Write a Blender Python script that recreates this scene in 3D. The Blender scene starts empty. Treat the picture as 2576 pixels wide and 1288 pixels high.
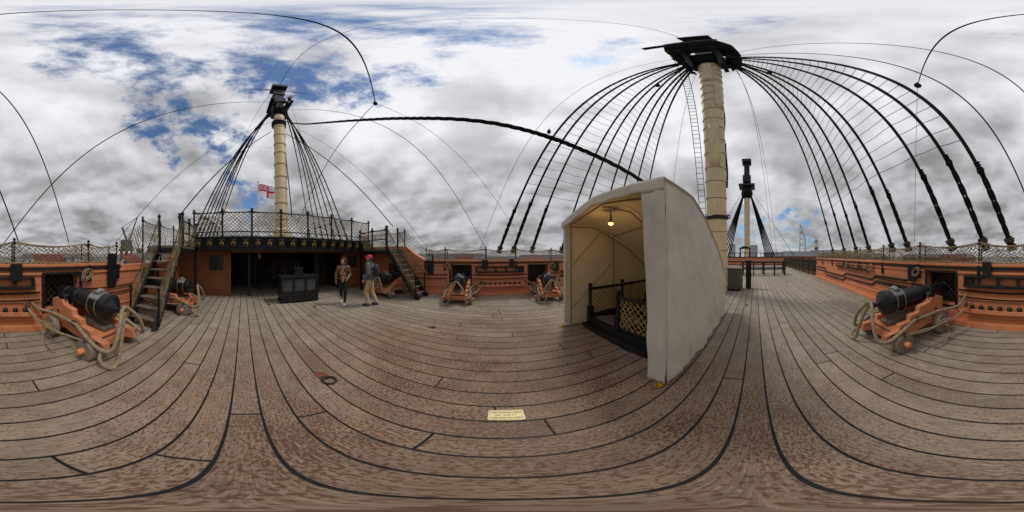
import bpy, math, random
from mathutils import Vector, Matrix, noise, Quaternion
random.seed(7)
SC=bpy.context.scene
COL=SC.collection
R=math.radians
V=Vector
CAMH=1.75
# ------------------------------------------------------------ materials
def srgb(r,g,b):
    f=lambda c:(c/255/12.92 if c/255<=.04045 else ((c/255+.055)/1.055)**2.4)
    return (f(r),f(g),f(b))
def newmat(name):
    m=bpy.data.materials.new(name); m.use_nodes=True
    nt=m.node_tree; b=nt.nodes["Principled BSDF"]
    return m,nt,b
def N(nt,t,**k):
    n=nt.nodes.new(t)
    for a,v in k.items(): setattr(n,a,v)
    return n
def M(name,col,rough=.6,var=.2,scale=6,bump=.25,bscale=30,metal=0,stretch=(1,1,1),dirt=0,spec=.4,transl=0):
    m,nt,b=newmat(name); L=nt.links
    tc=N(nt,'ShaderNodeTexCoord'); mp=N(nt,'ShaderNodeMapping'); mp.inputs['Scale'].default_value=stretch
    L.new(tc.outputs['Object'],mp.inputs[0])
    n1=N(nt,'ShaderNodeTexNoise'); n1.inputs['Scale'].default_value=scale; n1.inputs['Detail'].default_value=4
    n1.inputs['Roughness'].default_value=.65
    L.new(mp.outputs[0],n1.inputs['Vector'])
    rp=N(nt,'ShaderNodeValToRGB')
    lo=[max(0,c*(1-var*1.6)) for c in col]; hi=[min(1,c*(1+var)) for c in col]
    rp.color_ramp.elements[0].position=.3; rp.color_ramp.elements[1].position=.7
    rp.color_ramp.elements[0].color=(*lo,1); rp.color_ramp.elements[1].color=(*hi,1)
    L.new(n1.outputs[0],rp.inputs[0])
    out=rp.outputs[0]
    if dirt>0:
        n3=N(nt,'ShaderNodeTexNoise'); n3.inputs['Scale'].default_value=2.3; n3.inputs['Detail'].default_value=6
        n3.inputs['Roughness'].default_value=.75
        L.new(mp.outputs[0],n3.inputs['Vector'])
        mr=N(nt,'ShaderNodeMapRange'); mr.inputs[1].default_value=.52; mr.inputs[2].default_value=.75
        mr.inputs[3].default_value=0; mr.inputs[4].default_value=dirt
        L.new(n3.outputs[0],mr.inputs[0])
        mx=N(nt,'ShaderNodeMixRGB'); mx.blend_type='MULTIPLY'; mx.inputs[2].default_value=(.36,.33,.30,1)
        L.new(mr.outputs[0],mx.inputs[0]); L.new(out,mx.inputs[1]); out=mx.outputs[0]
    L.new(out,b.inputs['Base Color'])
    n2=N(nt,'ShaderNodeTexNoise'); n2.inputs['Scale'].default_value=bscale; n2.inputs['Detail'].default_value=3
    L.new(mp.outputs[0],n2.inputs['Vector'])
    bp=N(nt,'ShaderNodeBump'); bp.inputs['Strength'].default_value=bump; bp.inputs['Distance'].default_value=.02
    L.new(n2.outputs[0],bp.inputs['Height']); L.new(bp.outputs[0],b.inputs['Normal'])
    mr2=N(nt,'ShaderNodeMapRange'); mr2.inputs[3].default_value=max(.05,rough-.15); mr2.inputs[4].default_value=min(1,rough+.15)
    L.new(n1.outputs[0],mr2.inputs[0]); L.new(mr2.outputs[0],b.inputs['Roughness'])
    b.inputs['Metallic'].default_value=metal
    b.inputs['Specular IOR Level'].default_value=spec
    if transl:
        tr=N(nt,'ShaderNodeBsdfTranslucent'); L.new(out,tr.inputs[0]); ms=N(nt,'ShaderNodeMixShader'); ms.inputs[0].default_value=transl
        mo=nt.nodes['Material Output']; L.new(b.outputs[0],ms.inputs[1]); L.new(tr.outputs[0],ms.inputs[2]); L.new(ms.outputs[0],mo.inputs[0])
    return m
BLACK=M('black_paint',(.012,.012,.013),.45,.4,9,.25,40)
IRON=M('gun_iron',(.012,.012,.014),.36,.4,12,.3,60)
TAR=M('tarred_rope',(.009,.008,.008),.8,.4,30,.8,120,spec=.2)
HEMP=M('hemp_rope',srgb(158,142,112),.85,.3,25,.8,120)
NETM=M('net_rope',srgb(146,128,94),.85,.45,9,.5,120)
GNET=M('gold_net_rope',srgb(178,150,96),.85,.3,15,.5,120)
DHEMP=M('dark_hemp_rope',srgb(88,72,54),.85,.35,25,.8,120)
CREAM=M('mast_paint',srgb(222,202,160),.55,.08,2.5,.15,20,dirt=.40,stretch=(1,1,.35))
WHEELW=M('weathered_wheel_wood',srgb(140,130,116),.8,.25,14,.5,50,stretch=(1,1,3),dirt=.5)
TREAD=M('tread_wood',srgb(110,98,86),.8,.25,5,.4,60,stretch=(6,1,1),dirt=.5)
STEEL=M('steel_pole',srgb(150,132,100),.5,.3,10,.2,40)
LEAD=M('lead_apron',srgb(120,122,122),.6,.25,10,.4,30)
GOLD=M('gold_paint',srgb(210,170,70),.4,.2,10,.1,30,metal=.2)
BRASS=M('brass',srgb(224,208,152),.4,.12,20,.15,60,metal=.15)
ENGR=M('engraving',srgb(70,50,20),.6,.1,20,.1)
REDP=M('dark_red_paint',srgb(120,30,25),.6,.2,6,.2)
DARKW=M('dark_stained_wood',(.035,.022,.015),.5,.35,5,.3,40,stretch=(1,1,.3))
GLASS=M('old_glass',(.05,.06,.065),.1,.2,3,.05,8,spec=.8)
RUSTY=M('rusty_iron',(.05,.03,.022),.7,.5,30,.5,80)
RUSTW=M('rust_stained_wood',srgb(120,70,48),.8,.3,30,.3,60)
def salmon(name,col,seam=.22):
    m=M(name,col,.55,.08,3.0,.25,25,dirt=.4)
    nt=m.node_tree; L=nt.links; b=nt.nodes['Principled BSDF']
    geo=N(nt,'ShaderNodeNewGeometry'); sx=N(nt,'ShaderNodeSeparateXYZ'); L.new(geo.outputs['Position'],sx.inputs[0])
    md=N(nt,'ShaderNodeMath',operation='MODULO'); md.inputs[1].default_value=seam
    L.new(sx.outputs[2],md.inputs[0])
    lt=N(nt,'ShaderNodeMath',operation='LESS_THAN'); lt.inputs[1].default_value=.010
    L.new(md.outputs[0],lt.inputs[0])
    old=b.inputs['Base Color'].links[0].from_socket
    mx=N(nt,'ShaderNodeMixRGB'); mx.blend_type='MULTIPLY'; mx.inputs[2].default_value=(.3,.27,.27,1)
    ml=N(nt,'ShaderNodeMath',operation='MULTIPLY'); ml.inputs[1].default_value=.85
    L.new(lt.outputs[0],ml.inputs[0]); L.new(ml.outputs[0],mx.inputs[0]); L.new(old,mx.inputs[1]); L.new(mx.outputs[0],b.inputs['Base Color'])
    return m
SALP=salmon('salmon_planking',srgb(203,131,92))
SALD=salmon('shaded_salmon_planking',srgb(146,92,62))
SAL=M('salmon_paint',srgb(207,133,93),.5,.08,4,.25,30,dirt=.4)
def deckmat():
    m,nt,b=newmat('deck_planks'); L=nt.links
    geo=N(nt,'ShaderNodeNewGeometry'); sx=N(nt,'ShaderNodeSeparateXYZ'); L.new(geo.outputs['Position'],sx.inputs[0])
    def math_(op,a,bv=None,c=None):
        n=N(nt,'ShaderNodeMath',operation=op)
        for i,x in enumerate([a,bv,c]):
            if x is None: continue
            if isinstance(x,(int,float)): n.inputs[i].default_value=x
            else: L.new(x,n.inputs[i])
        return n.outputs[0]
    W=.237
    y=math_('SUBTRACT',sx.outputs[1],.135)
    row=math_('FLOOR',math_('DIVIDE',y,W))
    wn=N(nt,'ShaderNodeTexWhiteNoise',noise_dimensions='1D'); L.new(row,wn.inputs['W'])
    x2=math_('MULTIPLY_ADD',wn.outputs[0],7.3,sx.outputs[0])
    cmb=N(nt,'ShaderNodeCombineXYZ'); L.new(x2,cmb.inputs[0]); L.new(y,cmb.inputs[1])
    br=N(nt,'ShaderNodeTexBrick'); br.offset=0; br.squash=1
    L.new(cmb.outputs[0],br.inputs['Vector'])
    br.inputs['Scale'].default_value=1; br.inputs['Mortar Size'].default_value=.010; br.inputs['Mortar Smooth'].default_value=.1
    br.inputs['Brick Width'].default_value=6.1; br.inputs['Row Height'].default_value=W; br.inputs['Bias'].default_value=0
    br.inputs['Color1'].default_value=(0,0,0,1); br.inputs['Color2'].default_value=(1,1,1,1); br.inputs['Mortar'].default_value=(.5,.5,.5,1)
    off=N(nt,'ShaderNodeCombineXYZ'); L.new(x2,off.inputs[0]); L.new(sx.outputs[1],off.inputs[1])
    def nzz(sc,det,ro,src=None):
        mp=N(nt,'ShaderNodeMapping'); mp.inputs['Scale'].default_value=sc; L.new(src or off.outputs[0],mp.inputs[0])
        g=N(nt,'ShaderNodeTexNoise'); g.inputs['Scale'].default_value=1; g.inputs['Detail'].default_value=det; g.inputs['Roughness'].default_value=ro
        L.new(mp.outputs[0],g.inputs[0]); return g.outputs[0]
    g=nzz((5,110,1),6,.78)
    def ramp(src,stops):
        r=N(nt,'ShaderNodeValToRGB'); L.new(src,r.inputs[0])
        e=r.color_ramp.elements
        while len(e)<len(stops): e.new(.5)
        for i,(p,c) in enumerate(stops): e[i].position=p; e[i].color=(*c,1)
        return r.outputs[0]
    def mix(f,a,bb,t='MIX'):
        n=N(nt,'ShaderNodeMixRGB',blend_type=t)
        for i,x in enumerate([f,a,bb]):
            if isinstance(x,(int,float)): n.inputs[i].default_value=x
            elif isinstance(x,tuple): n.inputs[i].default_value=(*x,1)
            else: L.new(x,n.inputs[i])
        return n.outputs[0]
    dry=ramp(g,[(.28,srgb(98,90,80)),(.5,srgb(152,141,126)),(.72,srgb(194,184,168))])
    damp=ramp(g,[(.28,srgb(86,71,57)),(.5,srgb(139,117,96)),(.72,srgb(178,155,131))])
    d=N(nt,'ShaderNodeVectorMath',operation='DISTANCE'); L.new(geo.outputs['Position'],d.inputs[0]); d.inputs[1].default_value=(-.2,1.4,0)
    big=nzz((.55,.55,1),3,.5,geo.outputs['Position'])
    dd=math_('MULTIPLY_ADD',big,5.0,d.outputs['Value'])
    mr=N(nt,'ShaderNodeMapRange',interpolation_type='SMOOTHSTEP'); mr.inputs[1].default_value=3.0; mr.inputs[2].default_value=8; mr.inputs[3].default_value=1; mr.inputs[4].default_value=0
    L.new(dd,mr.inputs[0]); area=mr.outputs[0]
    col=mix(area,dry,damp)
    pl=math_('MULTIPLY_ADD',br.outputs['Color'],.26,.86)
    cc=N(nt,'ShaderNodeCombineXYZ'); 
    for i in range(3): L.new(pl,cc.inputs[i])
    col=mix(1.0,col,cc.outputs[0],'MULTIPLY')
    s=nzz((30,54,1),3,.55)
    big2=nzz((1.1,1.7,1),3,.55,geo.outputs['Position'])
    thr=math_('MULTIPLY_ADD',big2,-.42,.80)
    thr=math_('MULTIPLY_ADD',area,-.075,thr)
    sp=math_('SUBTRACT',s,thr)
    mr3=N(nt,'ShaderNodeMapRange'); mr3.inputs[1].default_value=0; mr3.inputs[2].default_value=.022; L.new(sp,mr3.inputs[0])
    spf=math_('MULTIPLY',mr3.outputs[0],math_('MULTIPLY_ADD',area,.72,.12))
    col=mix(spf,col,srgb(88,50,34))
    big3=nzz((3.0,3.8,1),6,.72,geo.outputs['Position'])
    bl=ramp(big3,[(.3,(.72,.71,.70)),(.65,(1.08,1.07,1.06))])
    col=mix(1.0,col,bl,'MULTIPLY')
    seam=br.outputs['Fac']
    col=mix(seam,col,(.008,.008,.009))
    L.new(col,b.inputs['Base Color'])
    rr=math_('MULTIPLY_ADD',spf,-.35,.72); L.new(rr,b.inputs['Roughness'])
    h=math_('MULTIPLY_ADD',seam,-1.0,math_('MULTIPLY',g,.35))
    bp=N(nt,'ShaderNodeBump'); bp.inputs['Strength'].default_value=.5; bp.inputs['Distance'].default_value=.008
    L.new(h,bp.inputs['Height']); L.new(bp.outputs[0],b.inputs['Normal'])
    b.inputs['Specular IOR Level'].default_value=.3
    return m
DECKM=deckmat()
# ------------------------------------------------------------ mesh builder
ORI={}
def parent_origin(p): return ORI.get(p.name,V((0,0,0)))
class MB:
    def __init__(s): s.v=[];s.f=[];s.mi=[];s.k=0
    def add(s,vs,fs):
        o=len(s.v); s.v+=[V(p) for p in vs]; s.f+=[tuple(i+o for i in f) for f in fs]; s.mi+=[s.k]*len(fs); return s
    def box(s,c,d,rot=None):
        x,y,z=d[0]/2,d[1]/2,d[2]/2
        ps=[V((a*x,b*y,e*z)) for e in(-1,1) for a,b in((-1,-1),(1,-1),(1,1),(-1,1))]
        if rot is not None: ps=[rot@p for p in ps]
        return s.add([V(c)+p for p in ps],[(3,2,1,0),(4,5,6,7),(0,1,5,4),(1,2,6,5),(2,3,7,6),(3,0,4,7)])
    def bb(s,a,b):
        a=V(a);b=V(b); return s.box((a+b)/2,[abs(q) for q in (b-a)])
    def beam(s,p0,p1,w,h,up=(0,0,1)):
        p0=V(p0);p1=V(p1);d=(p1-p0); d.normalize(); u=V(up)
        sd=d.cross(u)
        if sd.length<1e-4: sd=V((1,0,0))
        sd.normalize(); u=sd.cross(d)
        vs=[]
        for p in(p0,p1):
            for a,b in((-1,-1),(1,-1),(1,1),(-1,1)): vs.append(p+sd*a*w/2+u*b*h/2)
        return s.add(vs,[(3,2,1,0),(4,5,6,7),(0,1,5,4),(1,2,6,5),(2,3,7,6),(3,0,4,7)])
    def tube(s,pts,r,n=6,closed=False,caps=True):
        pts=[V(p) for p in pts]; m=len(pts)
        if m<2:return s
        rr=r if isinstance(r,(list,tuple)) else [r]*m
        def tan(i):
            if closed: return (pts[(i+1)%m]-pts[i-1]).normalized()
            if i==0: return (pts[1]-pts[0]).normalized()
            if i==m-1: return (pts[-1]-pts[-2]).normalized()
            return (pts[i+1]-pts[i-1]).normalized()
        t=tan(0); u=t.orthogonal().normalized(); vs=[]
        pt=t
        for i in range(m):
            t=tan(i); q=pt.rotation_difference(t); u=q@u; u=(u-t*u.dot(t)).normalized(); w=t.cross(u); pt=t
            for j in range(n):
                a=2*math.pi*j/n; vs.append(pts[i]+(u*math.cos(a)+w*math.sin(a))*rr[i])
        fs=[]
        for i in range(m-1 if not closed else m):
            for j in range(n):
                a=i*n+j;b=i*n+(j+1)%n;c=((i+1)%m)*n
                fs.append((a,b,c+(j+1)%n,c+j))
        if caps and not closed:
            fs.append(tuple(range(n-1,-1,-1))); fs.append(tuple((m-1)*n+j for j in range(n)))
        return s.add(vs,fs)
    def cyl(s,p0,p1,r0,r1=None,n=16): return s.tube([p0,p1],[r0,r0 if r1 is None else r1],n)
    def lathe(s,prof,p0,axis,n=24):
        ax=V(axis).normalized(); u=ax.orthogonal().normalized(); w=ax.cross(u); vs=[]
        for t,r in prof:
            for j in range(n):
                a=2*math.pi*j/n; vs.append(V(p0)+ax*t+(u*math.cos(a)+w*math.sin(a))*max(r,.0005))
        fs=[]
        for i in range(len(prof)-1):
            for j in range(n):
                a=i*n+j;b=i*n+(j+1)%n;fs.append((a,b,b+n,a+n))
        m=len(prof)
        fs.append(tuple(range(n-1,-1,-1))); fs.append(tuple((m-1)*n+j for j in range(n)))
        return s.add(vs,fs)
    def ell(s,c,r,nu=14,nv=10,rot=None):
        if not isinstance(r,(tuple,list)): r=(r,r,r)
        vs=[];fs=[]
        for i in range(nv+1):
            ph=math.pi*i/nv
            for j in range(nu):
                a=2*math.pi*j/nu
                p=V((r[0]*math.sin(ph)*math.cos(a),r[1]*math.sin(ph)*math.sin(a),-r[2]*math.cos(ph)))
                if i in(0,nv): p+=V((math.cos(a)*1e-5,math.sin(a)*1e-5,0))
                if rot is not None:p=rot@p
                vs.append(V(c)+p)
        for i in range(nv):
            for j in range(nu):
                a=i*nu+j;b=i*nu+(j+1)%nu; fs.append((a,b,b+nu,a+nu))
        fs.append(tuple(range(nu-1,-1,-1))); fs.append(tuple(nv*nu+j for j in range(nu)))
        return s.add(vs,fs)
    def cap(s,p0,p1,r0,r1,n=12):
        p0=V(p0);p1=V(p1); s.ell(p0,r0,n,8); s.ell(p1,r1,n,8); return s.tube([p0,p1],[r0,r1],n)
    def prism(s,prof,f,t0,t1):
        n=len(prof); vs=[f(a,b,t0) for a,b in prof]+[f(a,b,t1) for a,b in prof]
        fs=[tuple(range(n-1,-1,-1)),tuple(range(n,2*n))]+[(i,(i+1)%n,(i+1)%n+n,i+n) for i in range(n)]
        return s.add(vs,fs)
    def torus(s,c,Rr,r,ax=(0,0,1),n=18,m=6,sx=1):
        ax=V(ax).normalized();u=ax.orthogonal().normalized();w=ax.cross(u)
        return s.tube([V(c)+u*math.cos(2*math.pi*i/n)*Rr+w*math.sin(2*math.pi*i/n)*Rr*sx for i in range(n)],r,m,closed=True)
    def grid(s,f,nu,nv):
        vs=[f(i/nu,j/nv) for j in range(nv+1) for i in range(nu+1)]
        return s.add(vs,[(j*(nu+1)+i,j*(nu+1)+i+1,(j+1)*(nu+1)+i+1,(j+1)*(nu+1)+i) for j in range(nv) for i in range(nu)])
    def net(s,f,L,H,c,r,jit=.015,seed=0,n=4):
        def P(a,t):
            p=f(a,t); k=noise.noise_vector(V((a*4.1+seed*7.7,t*5.3,seed)))*jit*2
            return p+k
        for sg in(1,-1):
            k0=-int(H/c)-1; k1=int(L/c)+int(H/c)+2
            for k in range(k0,k1):
                pts=[]; st=max(2,int(round(H/(c/2))))
                for i in range(st+1):
                    t=H*i/st; a=k*c+sg*t
                    if -1e-4<=a<=L+1e-4: pts.append(P(a,t))
                if len(pts)>1: s.tube(pts,r,n,caps=False)
        return s
    def pieces(s):
        par=list(range(len(s.v)))
        def fd(i):
            while par[i]!=i: par[i]=par[par[i]]; i=par[i]
            return i
        for f in s.f:
            a=fd(f[0])
            for i in f[1:]: par[fd(i)]=a
        comps={}
        for f in s.f: comps.setdefault(fd(f[0]),[]).append(f)
        out=[]
        for fs in comps.values():
            m=MB(); mp={}
            for f in fs:
                for i in f:
                    if i not in mp: mp[i]=len(m.v); m.v.append(s.v[i])
                m.f.append(tuple(mp[i] for i in f)); m.mi.append(0)
            out.append(m)
        return out
    def parts(s,name,mats,parent,**k):
        o=None
        for m in s.pieces(): o=m.obj(name,mats,parent,**k)
        return o
    def obj(s,name,mats,parent=None,smooth=True,bevel=0,ang=35,loc=None,label=None):
        me=bpy.data.meshes.new(name)
        o0=V(loc) if loc is not None else (parent_origin(parent) if parent is not None else V((0,0,0)))
        me.from_pydata([tuple(p-o0) for p in s.v],[],s.f); me.update()
        if not isinstance(mats,(list,tuple)): mats=[mats]
        for m in mats: me.materials.append(m)
        if len(mats)>1: me.polygons.foreach_set('material_index',s.mi)
        if smooth:
            me.polygons.foreach_set('use_smooth',[True]*len(me.polygons)); me.set_sharp_from_angle(angle=R(ang))
        o=bpy.data.objects.new(name,me); COL.objects.link(o)
        if parent is not None:
            o.parent=parent
            if loc is not None: o.location=V(loc)-parent_origin(parent)
        else: o.location=o0
        if bevel:
            b=o.modifiers.new('bevel','BEVEL'); b.width=bevel; b.segments=2; b.limit_method='ANGLE'; b.angle_limit=R(40)
        if label:o['label']=label
        ORI[o.name]=o0
        return o
def thing(name,loc,label,cat,group=None):
    e=bpy.data.objects.new(name,None); e.empty_display_size=.2; COL.objects.link(e); e.location=loc; ORI[e.name]=V(loc)
    e['label']=label;e['category']=cat
    if group:e['group']=group
    return e
def tag(o,label,cat,group=None):
    o['label']=label;o['category']=cat
    if group:o['group']=group
    return o
def structure(o): o['kind']='structure'; return o
def copy_tree(o,parent=None):
    c=o.copy(); COL.objects.link(c); c.parent=parent
    for ch in list(o.children): copy_tree(ch,c)
    return c
def interp(tab,x):
    if x<=tab[0][0]: return tab[0][1]
    for (a,b),(c,d) in zip(tab,tab[1:]):
        if x<=c: return b+(d-b)*(x-a)/(c-a)
    return tab[-1][1]
def smooth_path(pts,n=8):
    pts=[V(p) for p in pts]; out=[]
    P=[pts[0]*2-pts[1]]+pts+[pts[-1]*2-pts[-2]]
    for i in range(1,len(P)-2):
        for k in range(n):
            t=k/n; a,b,c,d=P[i-1],P[i],P[i+1],P[i+2]
            out.append(.5*((2*b)+(c-a)*t+(2*a-5*b+4*c-d)*t*t+(3*b-a-3*c+d)*t**3))
    out.append(pts[-1]); return out
def sight(az,d,z=0):   # bearing in degrees clockwise of the port beam
    th=R(85.53-az); return V((math.cos(th)*d,math.sin(th)*d,z))
CY=1.8
HW=[(-20,3.6),(-14,4.2),(-7,4.7),(-4,4.95),(-1,5.3),(0,5.45),(1.2,5.6),(5,6.1),(9,6.6),(13,6.9),(30,6.9),(38,6.0),(44,3.5),(47,.3)]
def by(side,x,off=0): return CY+side*(interp(HW,x)+off)
# ------------------------------------------------------------ ground, deck, hull
g=MB(); g.add([(-2500,-2500,-9),(2500,-2500,-9),(2500,2500,-9),(-2500,2500,-9)],[(0,1,2,3)])
structure(g.obj('ground',M('dock_concrete',(.2,.2,.19),.9,.3,.05,.1,1,dirt=.5),smooth=False))
d=MB()
d.grid(lambda u,v:V((-20+67*u,by(-1,-20+67*u,.2)*(1-v)+by(1,-20+67*u,.2)*v,0)),134,1)
structure(d.obj('deck',DECKM,smooth=False))
h=MB()
HM=[M('hull_black',(.015,.015,.015),.5,.3,4,.2,20),M('hull_ochre',srgb(190,150,80),.6,.1,3,.2,20)]
prof=[(1.4,.36),(.2,.5),(-.9,.8),(-2.1,1.1),(-3.3,1.4),(-4.5,1.6),(-9,.8)]
for sd in(-1,1):
    for i in range(len(prof)-1):
        h.k=i%2
        (z0,o0),(z1,o1)=prof[i],prof[i+1]
        h.grid(lambda u,v:V((-20+67*u,by(sd,-20+67*u,o0+(o1-o0)*v),z0+(z1-z0)*v)),60,1)
tag(h.obj('ship_hull',HM),'black and ochre striped wooden warship hull in dry dock','ship hull')
# ------------------------------------------------------------ bulwarks
PORTS=[-4.8,-1.7,1.8]
def zt_port(x): return 1.5 if x>-3.4 else (2.25 if x<-4.4 else 1.5+.75*(-3.4-x))
def zt_star(x): return 1.5 if x>-6.6 else 2.25
def strip(mb,sd,xa,xb,z0,z1,o0,o1,n=None):
    n=n or max(1,int((xb-xa)/.5))
    vs=[];fs=[]
    for i in range(n+1):
        x=xa+(xb-xa)*i/n; zz=z1 if not callable(z1) else z1(x)
        for o,z in((o0,z0),(o1,z0),(o1,zz),(o0,zz)): vs.append((x,by(sd,x,o),z))
        if i<n:
            b=i*4; fs+=[(b,b+1,b+5,b+4),(b+1,b+2,b+6,b+5),(b+2,b+3,b+7,b+6),(b+3,b,b+4,b+7)]
    fs.append((3,2,1,0)); b=n*4; fs.append((b,b+1,b+2,b+3))
    mb.add(vs,fs)
for sd in(-1,1):
    zt=zt_port if sd>0 else zt_star
    t=thing('bulwark',(0,by(sd,0),0),'salmon planked bulwark with gun ports and rope netting on top','bulwark','bulwarks along the deck edge')
    w=MB(); x0=-20
    for p in PORTS:
        strip(w,sd,x0,p-.43,0,zt,0,.3); strip(w,sd,p-.43,p+.43,0,.48,0,.3,2); strip(w,sd,p-.43,p+.43,1.32,zt,0,.3,3); x0=p+.43
    strip(w,sd,x0,13,0,zt,0,.3)
    w.obj('planking',SALP,t,smooth=False)
    w=MB(); strip(w,sd,-6.4,13,0,.13,-.13,0); strip(w,sd,-6.4,-5.35,.36,.43,-.035,0);
    for a,b in((-4.3,-2.2),(-1.2,1.3),(2.3,13)): strip(w,sd,a,b,.345,.40,-.03,0); strip(w,sd,a,b,1.32,1.38,-.04,0)
    w.parts('moulding',SAL,t,smooth=False,bevel=.008)
    w=MB(); strip(w,sd,-3.4,13,1.43,1.475,-.065,0,36); w.obj('black_strake',BLACK,t,smooth=False)
    w=MB(); strip(w,sd,-3.4,13,1.5,1.57,-.05,.36,36); w.obj('rail_cap',SAL,t,smooth=False,bevel=.01)
    for p in PORTS:
        w=MB()
        for a,b,z0,z1 in((p-.5,p-.43,.42,1.36),(p+.43,p+.5,.42,1.36),(p-.43,p+.43,1.32,1.37),(p-.43,p+.43,.43,.48)):
            strip(w,sd,a,b,z0,z1,-.025,.001,1)
        w.obj('gun_port_frame',BLACK,t,smooth=False)
        w=MB()
        w.add([(p-.43,by(sd,p-.43,.32),1.34),(p+.43,by(sd,p+.43,.32),1.34),(p+.43,by(sd,p+.43,1.0),1.75),(p-.43,by(sd,p-.43,1.0),1.75),(p-.43,by(sd,p-.43,.32),1.39),(p+.43,by(sd,p+.43,.32),1.39),(p+.43,by(sd,p+.43,1.0),1.8),(p-.43,by(sd,p-.43,1.0),1.8)],
              [(0,1,2,3),(7,6,5,4),(0,4,5,1),(1,5,6,2),(2,6,7,3),(3,7,4,0)])
        w.obj('gun_port_lid',REDP,t,smooth=False)
        w=MB(); w.net(lambda a,tt:V((p-.42+a,by(sd,p-.42+a,.22),.5+tt)),.84,.8,.17,.010,.02,seed=p); w.obj('port_netting',DHEMP,t)
    xpost=[-3.3,-2.4,-.6,.75,2.5,4.2,5.9,7.6,9.4,11.2,12.9]
    for xp in xpost:
        pm=MB(); yb=by(sd,xp,.02)
        pm.lathe([(0,.026),(.55,.024),(.57,.042),(.6,.042),(.63,.015),(.66,.036),(.69,.036),(.71,.004)],(xp,yb,1.45),(0,0,1),10)
        pm.box((xp,by(sd,xp,-.04),1.32),(.08,.05,.40))
        yo=by(sd,xp,.34); pm.cyl((xp,yo,1.5),(xp,yo,2.05),.02,n=8); pm.tube([(xp,yb,1.6),(xp,(yb+yo)/2,1.575),(xp,yo,1.6)],.015,6)
        pm.obj('netting_post',BLACK,t)
    nm=MB(); L=16.3
    def topz(x):
        for a,b in zip(xpost,xpost[1:]):
            if a<=x<=b:
                u=(x-a)/(b-a); return 2.07-.10*4*u*(1-u)
        return 2.07
    H=.52
    nm.net(lambda a,tt:V((-3.3+a,by(sd,-3.3+a,.02-.05*math.sin(tt/H*3.1)),1.57+tt/H*(topz(-3.3+a)-1.57))),L,H,.12,.0095,.026,seed=sd+3)
    nm.obj('inner_netting',NETM,t); nm=MB()
    nm.net(lambda a,tt:V((-3.3+a,by(sd,-3.3+a,.34),1.57+tt/H*(topz(-3.3+a)-1.6))),L,H,.12,.0085,.026,seed=sd+9)
    nm.obj('outer_netting',DHEMP,t)
    rm=MB()
    for o in(.02,.34):
        rm.tube([V((-3.3+i*.15,by(sd,-3.3+i*.15,o),topz(-3.3+i*.15))) for i in range(int(L/.15)+1)],.016,6)
    rm.tube([V((-3.3+i*.3,by(sd,-3.3+i*.3,-.03),1.6+.012*math.sin(i*2))) for i in range(int(L/.3)+1)],.016,6)
    rm.parts('netting_rope',HEMP,t)
    k=MB(); strip(k,sd,-1.02,1.12,1.02,1.08,-.14,-.003,3); strip(k,sd,-1.02,1.12,1.24,1.29,-.11,-.003,3)
    for xx in(-1.0,-.15,.3,1.08): k.bb((xx-.03,by(sd,xx,-.10),1.08),(xx+.03,by(sd,xx,-.003),1.24))
    k.bb((-1.0,by(sd,0,-.06),1.08),(-.75,by(sd,0,-.0),1.24)); k.bb((.85,by(sd,.9,-.06),1.08),(1.1,by(sd,.9,-.0),1.24))
    k=k.obj('stores_rack',BLACK,loc=(0,by(sd,0),1.1),smooth=False,bevel=.008)
    tag(k,'black wooden rack fixed to the salmon bulwark','rack','racks on the bulwarks')
    k=MB(); strip(k,sd,-.95,1.05,.40,.47,-.17,-.032,3); strip(k,sd,-.95,1.05,.47,.50,-.17,-.14,3)
    k=k.obj('shot_shelf',SAL,loc=(0,by(sd,0),.45),smooth=False,bevel=.008); tag(k,'salmon shelf holding iron cannonballs on the bulwark','shelf','shot shelves on the bulwarks')
    for i in range(9):
        x=-.82+i*.215; b=MB(); c=(x,by(sd,x,-.085),.53); b.ell(c,.062,16,10); o=b.obj('cannonball',IRON,loc=c,ang=80); tag(o,'black iron cannonball resting on a salmon shelf','cannonball','cannonballs on the bulwark shelves')
    for a,b in((-1.15,1.25),(2.35,4.6),(-3.9,-2.3)):
        for zr in(.76,.93):
            k=MB(); k.tube([V((a+(b-a)*i/12,by(sd,a+(b-a)*i/12,-.05),zr-.03*math.sin(math.pi*i/12))) for i in range(13)],.018,6)
            tag(k.obj('lashing_rope',TAR,loc=(a,by(sd,a),zr)),'black tarred rope strung along the salmon bulwark','rope','ropes strung along the bulwarks')
    for xk,z0,z1,wd in((-3.05,.95,1.82,.30),(-.62,1.2,1.58,.26),(.55,1.28,1.62,.2),(2.75,1.0,1.5,.26)):
        k=MB(); k.bb((xk-wd/2,by(sd,xk,-.12),z0),(xk+wd/2,by(sd,xk,-.065),z1)); k.bb((xk-wd*.36,by(sd,xk,-.065),z0+.05),(xk+wd*.36,by(sd,xk,.0),z1-.1 if z1<1.7 else 1.40)); 
        k=k.obj('kevel_board',BLACK,loc=(xk,by(sd,xk),z0),smooth=False,bevel=.01); tag(k,'black upright timber cleat board on the salmon bulwark','cleat','cleat boards on the bulwarks')
    for xk in(-2.25,2.55,4.9,7.1):
        k=MB(); rn=random.Random(int(xk*10)); c=V((xk,by(sd,xk,-.14),1.30))
        for q in range(7): k.torus(c+V((rn.uniform(-.02,.02),rn.uniform(-.03,.03),rn.uniform(-.03,.03))),.085+rn.uniform(-.01,.02),.012,(rn.uniform(-.3,.3),1,rn.uniform(-.2,.2)),14,5,1.5)
        for q in range(3): k.torus(c+V((0,0,.10)),.05,.014,(0,.2,1),10,5)
        tag(k.obj('rope_coil',HEMP,loc=c),'pale hemp rope coil hanging from the bulwark rail','rope coil','rope coils on the bulwarks')
    t2=thing('pin_rail',(6.3,by(sd,6.3),1),'black pin rail with belaying pins on the salmon bulwark','pin rail','pin rails on the bulwarks')
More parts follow.
